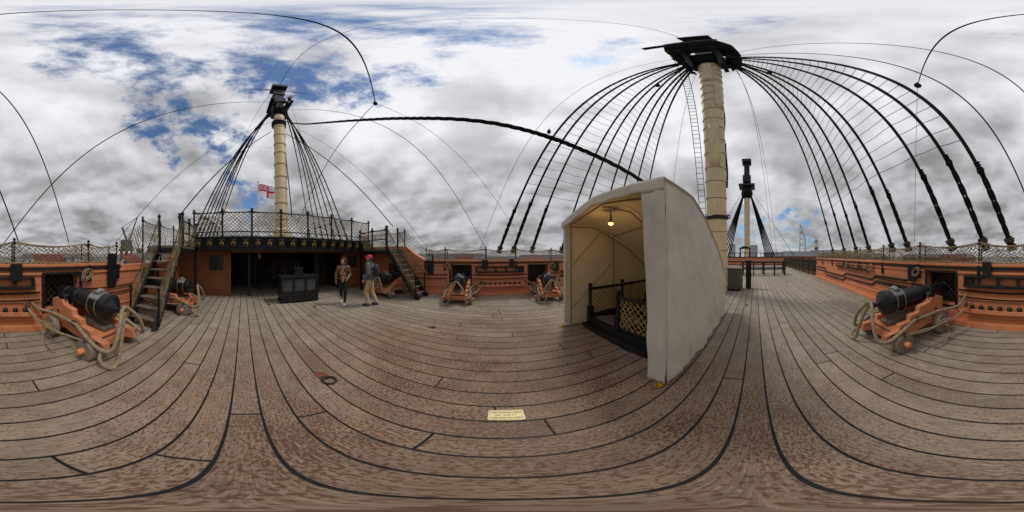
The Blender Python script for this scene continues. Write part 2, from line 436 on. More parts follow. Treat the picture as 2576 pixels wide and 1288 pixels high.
    k=MB(); strip(k,sd,5.0,8.6,1.16,1.22,-.16,-.003,6); k.obj('rail',BLACK,t2,smooth=False,bevel=.008)
    for i in range(9):
        x=5.2+i*.4; k=MB(); k.lathe([(0,.012),(.2,.014),(.21,.024),(.3,.02),(.36,.024),(.38,.005)],(x,by(sd,x,-.1),1.0),(0,0,1),8); k.obj('belaying_pin',DARKW,t2)
    for zz in(0,.22):
        k=MB()
        k.tube([(3.0,by(sd,3,-.03),1.0-zz),(4.6,by(sd,4.6,-.03),1.0-zz),(4.9,by(sd,4.9,-.03),.82-zz),(7.4,by(sd,7.4,-.03),.82-zz),(7.7,by(sd,7.7,-.03),.64-zz),(10.5,by(sd,10.5,-.03),.64-zz),(10.8,by(sd,10.8,-.03),.9-zz),(12.9,by(sd,12.9,-.03),.9-zz)],.038,6)
        tag(k.obj('stepped_pipe',BLACK,loc=(7,by(sd,7),.8)),'black stepped pipe running along the salmon bulwark','pipe','stepped pipes on the bulwarks')
    t3=thing('gangway_railing',(13,by(sd,13),0),'black gangway railing with rope netting leading towards the bow','railing','gangway railings')
    for i in range(11):
        x=13.2+i*1.7; k=MB(); k.lathe([(0,.04),(1.0,.035),(1.02,.05),(1.08,.05),(1.12,.01)],(x,by(sd,x,-.05),0),(0,0,1),8); k.obj('post',BLACK,t3)
    k=MB(); 
    for z in(.55,1.0): k.tube([(13.2+i*1.7,by(sd,13.2+i*1.7,-.05),z) for i in range(11)],.022,6)
    k.parts('handrail',BLACK,t3)
    k=MB(); k.net(lambda a,tt:V((13.2+a,by(sd,13.2+a,-.05),.06+tt)),17,.94,.2,.010,.02,seed=4); k.obj('netting',DHEMP,t3)
    k=MB(); strip(k,sd,30,46.5,0,1.35,0,.3,30); tag(k.obj('bow_bulwark',SALP,loc=(30,by(sd,30),0),smooth=False),'salmon planked bulwark around the forecastle','bulwark','bow bulwarks')
# ------------------------------------------------------------ guns
def build_gun():
    t=thing('cannon',(0,0,0),'black iron cannon on salmon wooden carriage with hemp ropes','cannon','cannons on the quarterdeck')
    cp=[(-.78,.2),(-.78,.74),(-.62,.80),(-.36,.80),(-.30,.72),(-.02,.70),(0,.60),(.22,.59),(.24,.49),(.46,.48),(.48,.38),(.74,.36),(.76,.20),(.5,.18),(.36,.24),(-.3,.26),(-.45,.19)]
    c=MB()
    for sx in(-1,1):
        c.prism(cp,lambda a,b,q,sx=sx:V((sx*(.27+.05*(a+.78)/1.5)+q,a,b)),-.055,.055)
    c.box((0,-.62,.40),(.46,.12,.30)); c.box((0,.1,.36),(.52,.9,.05)); c.box((0,.48,.22),(.80,.16,.15)); c.box((0,-.55,.24),(.80,.16,.16))
    c.obj('carriage',SAL,t,smooth=False,bevel=.012)
    c=MB(); c.prism([(-.0,0),(.5,0),(.5,.05),(0,.16)],lambda a,b,q:V((q,a-.0,.40+b)),-.12,.12); c.obj('quoin',TREAD,t,smooth=False,bevel=.006)
    c=MB()
    for sx in(-1,1):
        for y,z in((-.5,.55),(-.1,.45),(.3,.38),(.6,.28)): c.cyl((sx*.30,y,z),(sx*.365,y,z),.022,n=8)
        c.torus((sx*.40,.1,.50),.05,.011,(1,.2,0)); c.torus((sx*.38,.62,.30),.05,.011,(1,.3,0))
        c.tube([(sx*.29,-.60,.83),(sx*.29,-.53,.905),(sx*.29,-.45,.93),(sx*.29,-.37,.905),(sx*.29,-.30,.80)],.022,6)
    c.parts('iron_fitting',BLACK,t)
    for y,r in((.48,.185),(-.55,.225)):
        for sx in(-1,1):
            w=MB(); w.lathe([(0,r*.93),(.012,r),(.108,r),(.12,r*.93)],(sx*.39,y,r),(sx,0,0),28)
            wo=w.obj('wheel',WHEELW,t)
            w=MB(); w.lathe([(.10,.055),(.20,.052),(.215,.04)],(sx*.39,y,r),(sx,0,0),14); w.obj('hub',SAL,wo)
    tilt=math.radians(1.5); ax=V((0,-math.cos(tilt),math.sin(tilt)))
    pr=[(-.30,.004),(-.295,.03),(-.27,.055),(-.235,.062),(-.20,.052),(-.175,.03),(-.14,.032),(-.12,.06),(-.08,.13),(-.05,.175),(-.03,.215),(0,.222),(.035,.222),(.05,.205),(.30,.198),(.31,.208),(.335,.208),(.345,.196),(.72,.182),(.73,.197),(.76,.197),(.77,.176),(1.12,.152),(1.13,.166),(1.16,.166),(1.17,.150),(1.78,.120),(1.79,.132),(1.81,.132),(1.82,.118),(1.95,.125),(2.02,.152),(2.07,.158),(2.09,.15),(2.10,.07),(1.9,.06)]
    b=MB(); b.lathe(pr,(0,.50,.80),ax,32)
    b.cyl((-.33,-.45,.825),(.33,-.45,.825),.06,n=16); b.obj('barrel',IRON,t,ang=40)
    a=MB(); c0=V((0,.50,.80))
    a.grid(lambda u,v:c0+ax*(.10+.24*u)+V((math.sin((v-.5)*1.9),0,math.cos((v-.5)*1.9)))*(.216+.006*math.sin(u*9)*math.sin(v*8)),6,12)
    a.grid(lambda u,v:c0+ax*(.16+.12*u)+V((math.sin((v-.5)*.9),0,math.cos((v-.5)*.9)))*(.24+.045*math.sin(u*math.pi)*math.sin(v*math.pi)),6,8)
    ap=a.obj('vent_apron',LEAD,t)
    s_=ap.modifiers.new('s','SOLIDIFY'); s_.thickness=.010
    a=MB()
    for q in(.13,.31): a.tube([c0+ax*q+V((math.sin(w/20*6.283),0,math.cos(w/20*6.283)))*.222 for w in range(20)],.006,5,closed=True)
    a.parts('apron_lashing',HEMP,t)
    a=MB()
    for sx in(-1,1):
        a.tube(smooth_path([(sx*.78,-1.02,.80),(sx*.66,-.86,.56),(sx*.46,-.5,.52),(sx*.40,-.1,.50),(sx*.40,.15,.50),(sx*.46,.45,.44),(sx*.44,.74,.30),(sx*.36,.88,.34),(sx*.24,.88,.62),(sx*.08,.80,.82),(0,.78,.86)],6),.030,8)
    a.tube(smooth_path([(.38,.70,.28),(.50,.80,.16),(.44,.92,.05),(.28,.90,.10),(.20,.88,.34),(.10,.84,.62),(.02,.80,.80)],6),.026,8)
    a.obj('breeching_rope',HEMP,t)
    for sx in(-1,1):
        a=MB(); rnd=random.Random(5+sx)
        for i in range(4):
            j=[rnd.uniform(-.022,.022) for _ in range(6)]
            a.tube(smooth_path([(sx*.86,-.98,.62+j[0]),(sx*(.78+j[1]),-.6,.44+j[2]),(sx*(.68+j[3]),-.1,.38+j[4]*1.3),(sx*(.58+j[5]),.20,.36+j[1]),(sx*.42,.58,.33)],5),.011,5)
        for i in range(5):
            y=-.38+.05*i; a.torus((sx*(.72-.02*i),y,.405-.006*i),.045,.012,(.25*sx,-1,.1),12,5)
        a.tube(smooth_path([(sx*.70,-.35,.38),(sx*.76,-.3,.2),(sx*.80,-.1,.03),(sx*.74,.1,.02),(sx*.70,0,.03)],6),.010,5)
        a.obj('side_tackle',HEMP,t)
        for p_ in((sx*.47,.50,.34),(sx*.82,-.90,.59)):
            a=MB(); a.ell(p_,(.045,.08,.06),12,8); a.obj('tackle_block',DHEMP,t)
    return t
gun=build_gun()
first=True
for x,y,rz in [(-1.82,-2.52,4),(2.02,-2.66,-9),(-4.75,-2.15,0),(-1.5,6.15,183),(1.95,6.45,176),(-4.55,5.72,180)]:
    o=gun if first else copy_tree(gun); first=False
    o.location=(x,y,0); o.rotation_euler=(0,0,R(rz)); sc=1.08 if y<-2.3 else 1.0; o.scale=(sc,sc,sc)
# ------------------------------------------------------------ poop cabin
t=thing('poop_cabin',(-6.5,CY,0),'dark cabin front under poop deck with salmon doors and black beam','cabin')
k=MB(); k.grid(lambda u,v:V((-20+13.6*u,by(-1,-20+13.6*u,.25)*(1-v)+by(1,-20+13.6*u,.25)*v,2.38)),20,1); k.obj('poop_deck_top',TREAD,t,smooth=False)
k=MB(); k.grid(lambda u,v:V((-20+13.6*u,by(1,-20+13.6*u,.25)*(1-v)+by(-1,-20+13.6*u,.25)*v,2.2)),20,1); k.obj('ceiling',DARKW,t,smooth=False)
k=MB(); k.bb((-6.62,-2.0,1.98),(-6.34,6.2,2.50)); k.bb((-6.32,-2.02,2.44),(-6.24,6.22,2.52)); k.bb((-6.33,-2.02,1.96),(-6.28,6.22,2.03));k.bb((-6.33,-2.02,2.30),(-6.3,6.22,2.33)); k.obj('front_beam',BLACK,t,smooth=False,bevel=.01)
k=MB()
for i in range(18): y=-1.9+i*8/17; k.bb((-9,y-.06,2.08),(-6.63,y+.06,2.19))
k.parts('deck_beam',BLACK,t,smooth=False)
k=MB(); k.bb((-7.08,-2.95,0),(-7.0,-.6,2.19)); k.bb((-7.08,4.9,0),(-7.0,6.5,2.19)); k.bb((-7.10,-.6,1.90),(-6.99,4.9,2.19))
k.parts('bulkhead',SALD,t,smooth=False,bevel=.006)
for ya,yb in((-2.5,-1.75),(-1.65,-.7),(5.05,5.95)):
    k=MB(); k.bb((-7.0,ya,.12),(-6.975,ya+.07,1.95)); k.bb((-7.0,yb-.07,.12),(-6.975,yb,1.95))
    for z in(.12,.95,1.88): k.bb((-6.998,ya+.07,z),(-6.974,yb-.07,z+.08))
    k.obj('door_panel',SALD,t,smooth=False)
for ya,yb in((-1.58,-.77),(5.1,5.9)):
    w=MB(); w.bb((-6.998,ya+.12,1.15),(-6.985,yb-.12,1.75)); wo=w.obj('window',GLASS,t,smooth=False)
    w=MB()
    for i in range(5): y=ya+.12+(yb-ya-.24)*i/4; w.bb((-6.985,y-.012,1.14),(-6.965,y+.012,1.76))
    for i in range(4): z=1.15+.2*i; w.bb((-6.984,ya+.11,z-.012),(-6.966,yb-.11,z+.012))
    w.obj('glazing_bar',BLACK,wo,smooth=False)
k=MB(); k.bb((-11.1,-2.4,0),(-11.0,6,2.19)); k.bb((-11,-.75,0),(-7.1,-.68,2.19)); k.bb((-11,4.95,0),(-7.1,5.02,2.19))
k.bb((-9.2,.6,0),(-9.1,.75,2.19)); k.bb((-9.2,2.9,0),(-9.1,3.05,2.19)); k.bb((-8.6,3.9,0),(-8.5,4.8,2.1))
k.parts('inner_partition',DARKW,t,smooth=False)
k=MB(); k.bb((-7.06,-.63,0),(-6.96,-.53,1.88)); k.bb((-7.06,4.85,0),(-6.96,4.95,1.88))
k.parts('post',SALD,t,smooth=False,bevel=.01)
k=MB(); k.bb((-7.06,.2,0),(-6.96,.3,1.88)); k.bb((-7.06,3.3,0),(-6.96,3.4,1.88)); k.parts('dark_post',BLACK,t,smooth=False)
t=thing('helm',(-7.9,1.95,0),'dark wooden double steering helm with radial spokes under the poop','helm')
for dx in(-.35,.35):
    k=MB(); c=V((-7.9+dx,1.95,1.05)); k.torus(c,.52,.035,(1,0,0),32,8); k.torus(c,.60,.02,(1,0,0),32,6); k.lathe([(-.06,.1),(.06,.1)],c,(1,0,0),16)
    for i in range(10):
        a=i*math.pi/5; dv=V((0,math.cos(a),math.sin(a))); k.tube([c+dv*.08,c+dv*.3,c+dv*.5,c+dv*.62,c+dv*.7,c+dv*.8],[.02,.028,.018,.016,.024,.016],8)
    k.obj('spoked_wheel',DARKW,t)
k=MB(); k.cyl((-8.25,1.95,1.05),(-7.55,1.95,1.05),.14,n=20); 
for dx in(-.55,.55): k.beam((-7.9+dx,1.6,0),(-7.9+dx,1.93,1.1),.08,.08,(1,0,0)); k.beam((-7.9+dx,2.3,0),(-7.9+dx,1.97,1.1),.08,.08,(1,0,0))
k.obj('stand',BLACK,t)
t=thing('lantern',(-7.6,.75,1.6),'small brass lantern hanging under the poop beams','lantern')
k=MB(); k.lathe([(0,.07),(.02,.08),(.03,.06),(.2,.06),(.22,.08),(.28,.03),(.3,.02)],(-7.6,.75,1.62),(0,0,1),12); k.obj('case',GOLD,t)
k=MB(); k.cyl((-7.6,.75,1.9),(-7.6,.75,2.18),.006,n=6); k.obj('hook',BLACK,t)
t=thing('binnacle',(-5.85,2.05,0),'black wooden binnacle cabinet with glazed compass windows','binnacle')
k=MB(); k.bb((-6.15,1.3,.06),(-5.6,2.8,.12)); k.bb((-6.15,1.3,.97),(-5.58,2.8,1.03)); k.bb((-6.12,1.34,.12),(-6.08,2.76,.97)); k.bb((-6.12,1.34,.12),(-5.62,1.38,.97)); k.bb((-6.12,2.72,.12),(-5.62,2.76,.97))
k.bb((-6.08,1.80,.12),(-5.62,1.84,.97));k.bb((-6.08,2.26,.12),(-5.62,2.30,.97)); k.bb((-5.66,1.38,.12),(-5.62,2.72,.46)); k.bb((-5.66,1.38,.88),(-5.62,2.72,.97))
for y in(1.36,1.82,2.28,2.74): k.bb((-5.67,y-.04,.12),(-5.605,y+.04,.97))
k.bb((-6.0,1.85,1.03),(-5.7,2.25,1.1)); k.bb((-5.95,1.9,1.1),(-5.75,2.2,1.28)); k.bb((-5.98,1.87,1.28),(-5.72,2.23,1.31)); k.cyl((-5.85,2.05,1.31),(-5.85,2.05,1.5),.03,n=10)
for y in(1.38,2.72):
    k.bb((-6.1,y-.05,0),(-5.98,y+.05,.06)); k.bb((-5.74,y-.05,0),(-5.62,y+.05,.06))
k.obj('cabinet',BLACK,t,smooth=False,bevel=.006)
for ya,yb in((1.40,1.78),(1.86,2.24),(2.32,2.70)):
    k=MB(); k.bb((-5.650,ya,.46),(-5.643,yb,.88)); k.obj('window',GLASS,t,smooth=False)
for y in(1.6,2.5):
    k=MB(); k.lathe([(0,.11),(.06,.12),(.07,.1)],(-5.85,y,.5),(0,0,1),16); k.obj('compass',BRASS,t)
crown=[(-.045,-.03),(.045,-.03),(.06,.035),(.03,.01),(.0,.045),(-.03,.01),(-.06,.035)]
def bucket():
    t=thing('fire_bucket',(0,0,0),'black leather fire bucket with gold crown emblem on the beam','bucket','fire buckets along the poop beam')
    k=MB(); k.lathe([(-.30,.085),(-.29,.095),(-.27,.098),(-.05,.128),(-.04,.138),(-.01,.138),(0,.13),(-.02,.12),(-.26,.085)],(0,0,0),(0,0,1),20); k.obj('bucket_body',M('bucket_leather',(.03,.026,.024),.35,.3,10,.3,40),t)
    k=MB(); k.tube([(0,.13*math.cos(a),.16*math.sin(a)) for a in [math.pi*i/10 for i in range(11)]],.009,6); k.obj('handle',BLACK,t)
    k=MB()
    def pt(a,b,q): 
        z=-.155+b*1.6; r=.098+(z+.27)/.22*.03+.003+q; th=a*1.6/r; return V((r*math.cos(th),r*math.sin(th),z))
    k.prism(crown,pt,0,.004); k.prism([(-.05,-.055),(.05,-.055),(.05,-.042),(-.05,-.042)],pt,0,.004)
    k.prism([(-.012,.05),(.012,.05),(.012,.062),(-.012,.062)],pt,0,.004)
    k.obj('crown_emblem',GOLD,t,smooth=False)
    return t
bk=bucket(); 
for i in range(18):
    o=bk if i==0 else copy_tree(bk); o.location=(-6.10,-1.72+i*.452,2.38+.01*math.sin(i*3.1)); o.rotation_euler=(0,0,R(random.uniform(-9,9)))
def rail_panel(name,p0,p1,z0,z1,posts,label,cell=.16,sag=.05,postr=.03,mid=None,net=NETM,group='netted railings around the poop',nr=.0095):
    p0=V((*p0,0));p1=V((*p1,0)); Ld=(p1-p0).length
    t=thing(name,(p0.x,p0.y,z0),label,'railing',group)
    for i in range(posts):
        u=i/(posts-1); p=p0.lerp(p1,u)
        k=MB(); k.lathe([(0,postr*1.2),(.08,postr*1.2),(.1,postr*.8),(z1-z0-.1,postr*.8),(z1-z0-.08,postr*1.4),(z1-z0-.02,postr*1.4),(z1-z0,postr*.6),(z1-z0+.04,postr*1.3),(z1-z0+.08,postr*.9),(z1-z0+.09,.003)],(p.x,p.y,z0),(0,0,1),10); k.obj('post',BLACK,t)
    def tz(u):
        w=(u*(posts-1))%1; return z1-.03-sag*4*w*(1-w)
    k=MB(); k.tube([(*p0.lerp(p1,i/40).xy,tz(min(i/40,.9999))) for i in range(41)],.020,6); k.obj('top_rope',HEMP if net is NETM else DHEMP,t)
    if mid:
        k=MB(); 
        for z in mid: k.tube([(p0.x,p0.y,z),(p1.x,p1.y,z)],.024,8)
        k.parts('handrail',BLACK,t)
    H=z1-z0-.05
    k=MB(); k.net(lambda a,tt:V((*p0.lerp(p1,min(a/Ld,1)).xy,z0+.03+tt/H*(tz(min(a/Ld,.9999))-z0-.03))),Ld,H,cell,nr,.025,seed=Ld); k.obj('netting',net,t)
    return t
rail_panel('poop_railing',(-6.42,-2.0),(-6.42,6.2),2.5,3.62,8,'black posts with rope netting along the poop deck edge',.16,.08,.05,mid=[2.72,3.52],net=NETM,nr=.015)
for sd,yi,yo in((-1,-1.88,-3.05),(1,5.5,6.75)):
    t=thing('landing',(-5.4,(yi+yo)/2,2),'small wooden landing at the head of the deck ladder','landing','landings beside the poop')
    k=MB(); k.bb((-6.3,min(yi,yo),2.0),(-4.55,max(yi,yo),2.08)); k.obj('landing_floor',TREAD,t,smooth=False)
    k=MB(); k.bb((-6.3,yi-.04,1.84),(-4.5,yi+.04,2.0)); k.bb((-4.6,min(yi,yo)+.05,1.84),(-4.5,max(yi,yo),2.0)); k.bb((-6.26,yi-.05,0),(-6.16,yi+.05,1.84)) ; k.obj('edge_beam',BLACK,t,smooth=False,bevel=.008)
    rail_panel('landing_railing',(-4.58,yi),(-6.3,yi),2.08,3.0,3,'black posts with rope netting beside the ladder landing',.14,.06,.045,mid=[2.5,2.9])
    rail_panel('landing_railing',(-4.4,by(sd,-4.4,-.0)),(-7.5,by(sd,-7.5)),2.25 if sd>0 else 1.57,3.0,4,'black posts with rope netting above the raised bulwark',.14,.08,.035)
    t=thing('sloping_netting',(-3.3,by(sd,-3.3),1.6),'rope netting sloping down from the landing to the bulwark','netting','sloping netting beside the landings')
    k=MB()
    if sd>0: k.net(lambda a,tt,sd=sd:V((-3.3-a,by(sd,-3.3-a,0),1.6+.65*a+tt*(1+.3*a))),1.1,.5,.13,.009,.02,seed=2)
    else: k.net(lambda a,tt,sd=sd:V((-3.3-a,by(sd,-3.3-a,0),1.57+tt*(1+1.6*a/1.1))),1.1,.5,.12,.009,.02,seed=2)
    k.obj('net',NETM,t)
    yc=yi-.30 if sd<0 else yi+.42
    t=thing('deck_ladder',(-3.0,yc,0),'steep black ladder with worn wooden treads up to the landing','ladder','ladders up to the poop')
    base=V((-3.0,yc,0)); top=V((-4.55,yc,2.05)); 
    k=MB()
    for q in(-.36,.36): k.beam(base+V((0,q,0)),top+V((0,q,.02)),.06,.22,(0,0,1))
    k.parts('stringer',BLACK,t,smooth=False,bevel=.008)
    k=MB()
    for i in range(1,9): p=base.lerp(top,i/9); k.box(p+V((0,0,.0)),(.25,.66,.035))
    k.parts('tread',TREAD,t,smooth=False,bevel=.006)
    k=MB()
    for q in(-.40,.40):
        k.lathe([(0,.03),(.85,.026),(.87,.04),(.93,.04),(.97,.01)],base+V((-.12,q,.1)),(0,0,1),10)
        k.lathe([(0,.045),(.95,.04),(.97,.055),(1.03,.055),(1.07,.01)],top+V((0,q,.0)),(0,0,1),10)
    k.parts('newel_post',BLACK,t)
    k=MB()
    for q in(-.40,.40):
        k.tube([base.lerp(top,u)+V((-.12*(1-u),q,.95+.0*u-.10*math.sin(math.pi*u))) for u in [i/12 for i in range(13)]],.015,6)
    k.parts('handrail_rope',DHEMP,t)
    Lh=(top-base).length
    for q in(-.40,.40):
        k=MB(); k.net(lambda a,tt:base.lerp(top,a/Lh)+V((-.12*(1-a/Lh),q,.12+tt-.08*math.sin(math.pi*a/Lh)*tt)),Lh,.8,.17,.0065,.02,seed=q)
        k.obj('side_netting',NETM,t)
# ------------------------------------------------------------ masts
HOOP_SHADOW=M('hoop_shadow_paint',srgb(150,128,92),.7,.2,8,.2,30)
def mast(name,base,top,r0,r1,label,hoops):
    base=V(base);top=V(top);ax=(top-base).normalized();L=(top-base).length
    t=thing(name,base,label,'mast')
    pr=[(0,r0)]
    n=hoops; k2=MB()
    for i in range(n):
        z=L*(i+.5)/n+((i*37)%7-3)*.02; r=r0+(r1-r0)*z/L
        pr+=[(z-.06,r),(z-.055,r+.028),(z+.055,r+.028),(z+.06,r)]
        k2.lathe([(z-.085,r+.001),(z-.08,r+.010),(z-.066,r+.010),(z-.061,r+.001)],base,ax,36)  # thin darker ring below each raised hoop, its shadow put in as colour
    pr.append((L,r1))
    k=MB(); k.lathe(pr,base,ax,40); k.obj('lower_mast',CREAM,t,ang=50)
    k2.parts('hoop_shadow_ring',HOOP_SHADOW,t)
    return t,base,ax,L
mt,mb,ma,mL=mast('main_mast',(8.05,1.85,0),(6.1,1.8,17.6),.49,.45,'thick cream painted main mast with hoops and a black top',21)
k=MB(); k.lathe([(3.55,.53),(3.58,.57),(3.70,.57),(3.74,.53)],mb,ma,30); k.torus(mb+ma*3.65+V((-.1,.62,0)),.1,.03,(1,0,0)); k.torus(mb+ma*3.65+V((-.1,-.58,0)),.08,.03,(1,0,0))
k.obj('iron_band',BLACK,mt)
for z,(yy) in ((9.0,.42),(5.2,.48)):
    k=MB()
    k.tube([mb+ma*(z+q)+V((.1,-yy-.02-.03*math.sin(q*2),0)) for q in [i*.3 for i in range(10)]],.05,8)
    k.obj('hanging_hose',BLACK,mt)
for z0,z1,a0 in((6.2,9.0,2.9),(10.5,13.2,3.6),(13.6,16.6,2.7)):
    k=MB()
    k.grid(lambda u,v:mb+ma*(z0+(z1-z0)*v)+V((math.cos(a0+u*.9),math.sin(a0+u*.9),0))*(.49-.04*(z0+(z1-z0)*v)/17.6+.045),8,6)
    o=k.obj('mast_fish',CREAM,mt); s_=o.modifiers.new('s','SOLIDIFY'); s_.thickness=.04; s_.offset=-1
k=MB()
for i in range(10): k.torus((6.12-.02*i,1.8,16.7+.13*i),.50+.16*math.sin(i*.4),.085,(0,0,1),20,6)
k.obj('shroud_collar',TAR,mt)
k=MB()
for sy in(-.5,.5):
    k.beam((4.5,1.8+sy,17.95),(7.5,1.8+sy,17.95),.2,.42); k.prism([(-1.0,0),(.7,0),(.45,-.8),(.1,-1.7),(-.25,-1.7),(-.6,-.7)],lambda a,b,q,sy=sy:V((6.0+a,1.8+sy*1.15+q,17.85+b)),-.09,.09)
for x,w in((4.65,.9),(5.5,1.25),(6.9,1.25)): k.beam((x,1.8-w,18.18),(x,1.8+w,18.18),.28,.2)
k.parts('trestle_tree',BLACK,mt,smooth=False,bevel=.01)
k=MB(); P=[(4.1,-.75),(4.1,.75),(4.7,1.05),(5.8,1.22),(6.9,1.20),(7.3,.9),(7.3,-.9),(6.9,-1.20),(5.8,-1.22),(4.7,-1.05)]
I=[(5.2,-.3),(5.2,.3),(5.3,.5),(6,.72),(6.6,.5),(6.7,.25),(6.7,-.25),(6.6,-.5),(6,-.72),(5.3,-.5)]
n=10
z0,z1=18.27,18.42
vs=[(a,1.8+b,z0) for a,b in P]+[(a,1.8+b,z0) for a,b in I]+[(a,1.8+b,z1) for a,b in P]+[(a,1.8+b,z1) for a,b in I]
fs=[]
for i in range(n):
    j=(i+1)%n
    fs+=[(i,n+i,n+j,j),(2*n+i,2*n+j,3*n+j,3*n+i),(i,j,2*n+j,2*n+i),(n+i,3*n+i,3*n+j,n+j)]
k.add(vs,fs)
k.tube([(a,1.8+b,18.42) for a,b in P],.07,6,closed=True)
k.obj('top_platform',BLACK,mt,smooth=False)
k=MB(); k.beam((6.02,1.8,17.5),(5.6,1.8,22.3),.72,.72,(1,0,0)); k.box((5.3,1.8,22.4),(1.9,1.0,.35)); k.obj('mast_head',BLACK,mt,smooth=False,bevel=.02)
k=MB(); k.beam((4.3,2.2,18.9),(4.0,3.3,18.4),.22,.14)
for y in(1.05,1.5,2.1,2.55): k.beam((4.15,y,18.3),(4.15,y,18.95),.10,.10,(1,0,0))
k.beam((4.15,1.0,18.95),(4.15,2.6,18.95),.14,.1); k.obj('top_rail',BLACK,mt,smooth=False)
for sy in(-1,1):
    k=MB()
    for q in range(5): k.tube([(6.0+.3*(q-2),1.8+sy*.45,17.7),(5.9+.33*(q-2),1.8+sy*1.18,18.25)],.05,6)
    k.tube([(5.2,1.8+sy*.85,16.9),(6.1,1.8+sy*.92,16.75),(7.0,1.8+sy*.85,16.9)],.055,6)
    for q in range(4): k.ell((5.4+.45*q,1.8+sy*.9,16.9),(.12,.12,.22),8,6)
    k.obj('futtock_rigging',TAR,mt)
def block(p,s=.16,nm='pulley_block'):
    k=MB(); k.ell(p,(s*.55,s*.7,s),12,8); k.torus(V(p)+V((0,0,s*1.1)),s*.35,s*.12,(1,0,0),12,5); return tag(k.obj(nm,TAR,loc=p),'black wooden pulley block in the rigging','pulley','pulley blocks in the rigging')
BX=[-.14,.53,1.46,3.1,3.9,5.5,6.7,8.2,10]
for sd in(-1,1):
    t=thing('main_shrouds',(4,by(sd,4,.45),1.7),'fan of thick black shrouds with ratlines from bulwark to main top','rigging','shroud fans of the masts')
    lines=[]
    for i,x in enumerate(BX):
        b=V((x,by(sd,x,.42),1.62)); e=V((6.1+.30*(i-4)/4,CY+sd*(.60+.05*((i*3)%4)),17.6+.12*(i%3)))
        dv=(e-b); zl=3.75+.35*((i*5)%3)/2; u0=(zl-b.z)/dv.z
        sagf=lambda u: V((0,0,-.10*math.sin(math.pi*u)))
        pts=[b+dv*(u0+(1-u0)*q/30)+sagf(u0+(1-u0)*q/30) for q in range(31)]
        lines.append((b,e))
        k=MB(); k.tube(pts,[.043+.002*math.sin(q*2.1)+.02*(q/30)**2 for q in range(31)],8)
        so=k.obj('shroud',TAR,t)
        k=MB(); b2=b+dv*.03
        p1=b+dv*u0
        for q in range(4):
            ph=q*math.pi/2
            k.tube([b2.lerp(p1,j/24)+V((math.cos(ph+j*.40),sd*.3*math.sin(ph+j*.40),.4*math.sin(ph+j*.40)))*.052*(.65+.35*math.sin(math.pi*j/24)) for j in range(25)],.030,6)
        for zz in(.985,.02): 
            pc=b2.lerp(p1,zz); k.ell(pc,(.085,.07,.11),10,8)
        for j in range(5): k.torus(p1+dv.normalized()*(j*.07-.1),.055,.022,dv,10,5)
        k.obj('lanyard',TAR,so)
        k=MB()
        for j in range(8):
            k.torus(b+dv.normalized()*(.33+j*.04)+V((.01*math.sin(j*2),0,0)),.095+.022*math.sin(j*1.3),.019,dv+V((math.sin(j)*2,math.cos(j),0)),14,5)
        k.obj('lashing',DHEMP,so)
    z=4.6; rn=random.Random(3)
    while z<16.6:
        pts=[]
        for i,(b,e) in enumerate(lines):
            u=(z-b.z)/(e.z-b.z); p=b.lerp(e,u)+V((0,0,-.10*math.sin(math.pi*u)+rn.uniform(-.03,.03)))
            if pts:
                a=pts[-1]; ln=(p-a).length
                for q in(.25,.5,.75): pts.append(a.lerp(p,q)+V((0,0,-.05*ln*4*q*(1-q)*rn.uniform(.5,1.3))))
            pts.append(p)
        k=MB(); k.tube(pts,.0085,4); k.obj('ratline',TAR,t)
        z+=.40
    k=MB(); strip(k,sd,-.6,10.6,1.30,1.42,.31,.75,12); tag(k.obj('channel_board',BLACK,loc=(0,by(sd,0,.4),1.35),smooth=False),'black channel board outside the bulwark anchoring shrouds','channel','channel boards')
    block((2.2,CY+sd*5.2,8.75),.17); block(((6.0),CY+sd*2.3,14.3),.2)
t=thing('rope_ladder',(7.3,2.45,3.6),'narrow black rope ladder hanging beside the main mast','ladder')
a=V((7.3,2.42,3.6));b=V((5.25,2.67,16.8)); k=MB()
for q in(-.14,.14): k.tube([a+V((-q*.3,q,0)),b+V((-q*.3,q,0))],.015,5)
k.parts('side_rope',TAR,t)
for i in range(44): k=MB(); p=a.lerp(b,(i+.5)/44); k.tube([p+V((.04,-.15,0)),p+V((-.04,.15,0))],.014,5); k.obj('rung',TAR,t)
zt_,zb_,za_,zL_=mast('mizzen_mast',(-7.65,1.85,2.38),(-8.15,1.8,12.0),.32,.27,'slim cream painted mizzen mast with hoops and black top',12)
k=MB(); k.lathe([(0,.52),(.06,.5),(.5,.42),(.62,.40),(.66,.34),(.7,.32)],(-7.65,1.85,2.39),(0,0,1),30); k.obj('mast_coat',CREAM,zt_)
k=MB(); 
for i in range(6): k.torus((-8.1-.003*i,1.8,10.15+.09*i),.32+.02*math.sin(i*2),.05,(0,0,1),18,6)
k.obj('rope_woolding',TAR,zt_)
k=MB()
for i in range(8): k.torus((-8.15,1.8,11.4+.10*i),.31+.10*math.sin(i*.45),.065,(0,0,1),18,6)
k.obj('shroud_collar',TAR,zt_)
k=MB()
for sy in(-.3,.3): k.beam((-9.0,1.8+sy,12.3),(-7.3,1.8+sy,12.3),.14,.3); k.prism([(-.6,0),(.4,0),(.25,-.5),(.05,-1.1),(-.15,-1.1),(-.4,-.4)],lambda a,b,q,sy=sy:V((-8.1+a,1.8+sy*1.1+q,12.2+b)),-.06,.06)
for x,w in((-8.8,.5),(-7.5,.5)): k.beam((x,1.8-w,12.46),(x,1.8+w,12.46),.16,.14)
k.parts('trestle_tree',BLACK,zt_,smooth=False)
k=MB()
for ya,yb in((-.55,-.25),(.25,.55)): k.bb((-8.9,1.8+ya,12.53),(-7.3,1.8+yb,12.6))
k.obj('top_platform',BLACK,zt_,smooth=False)
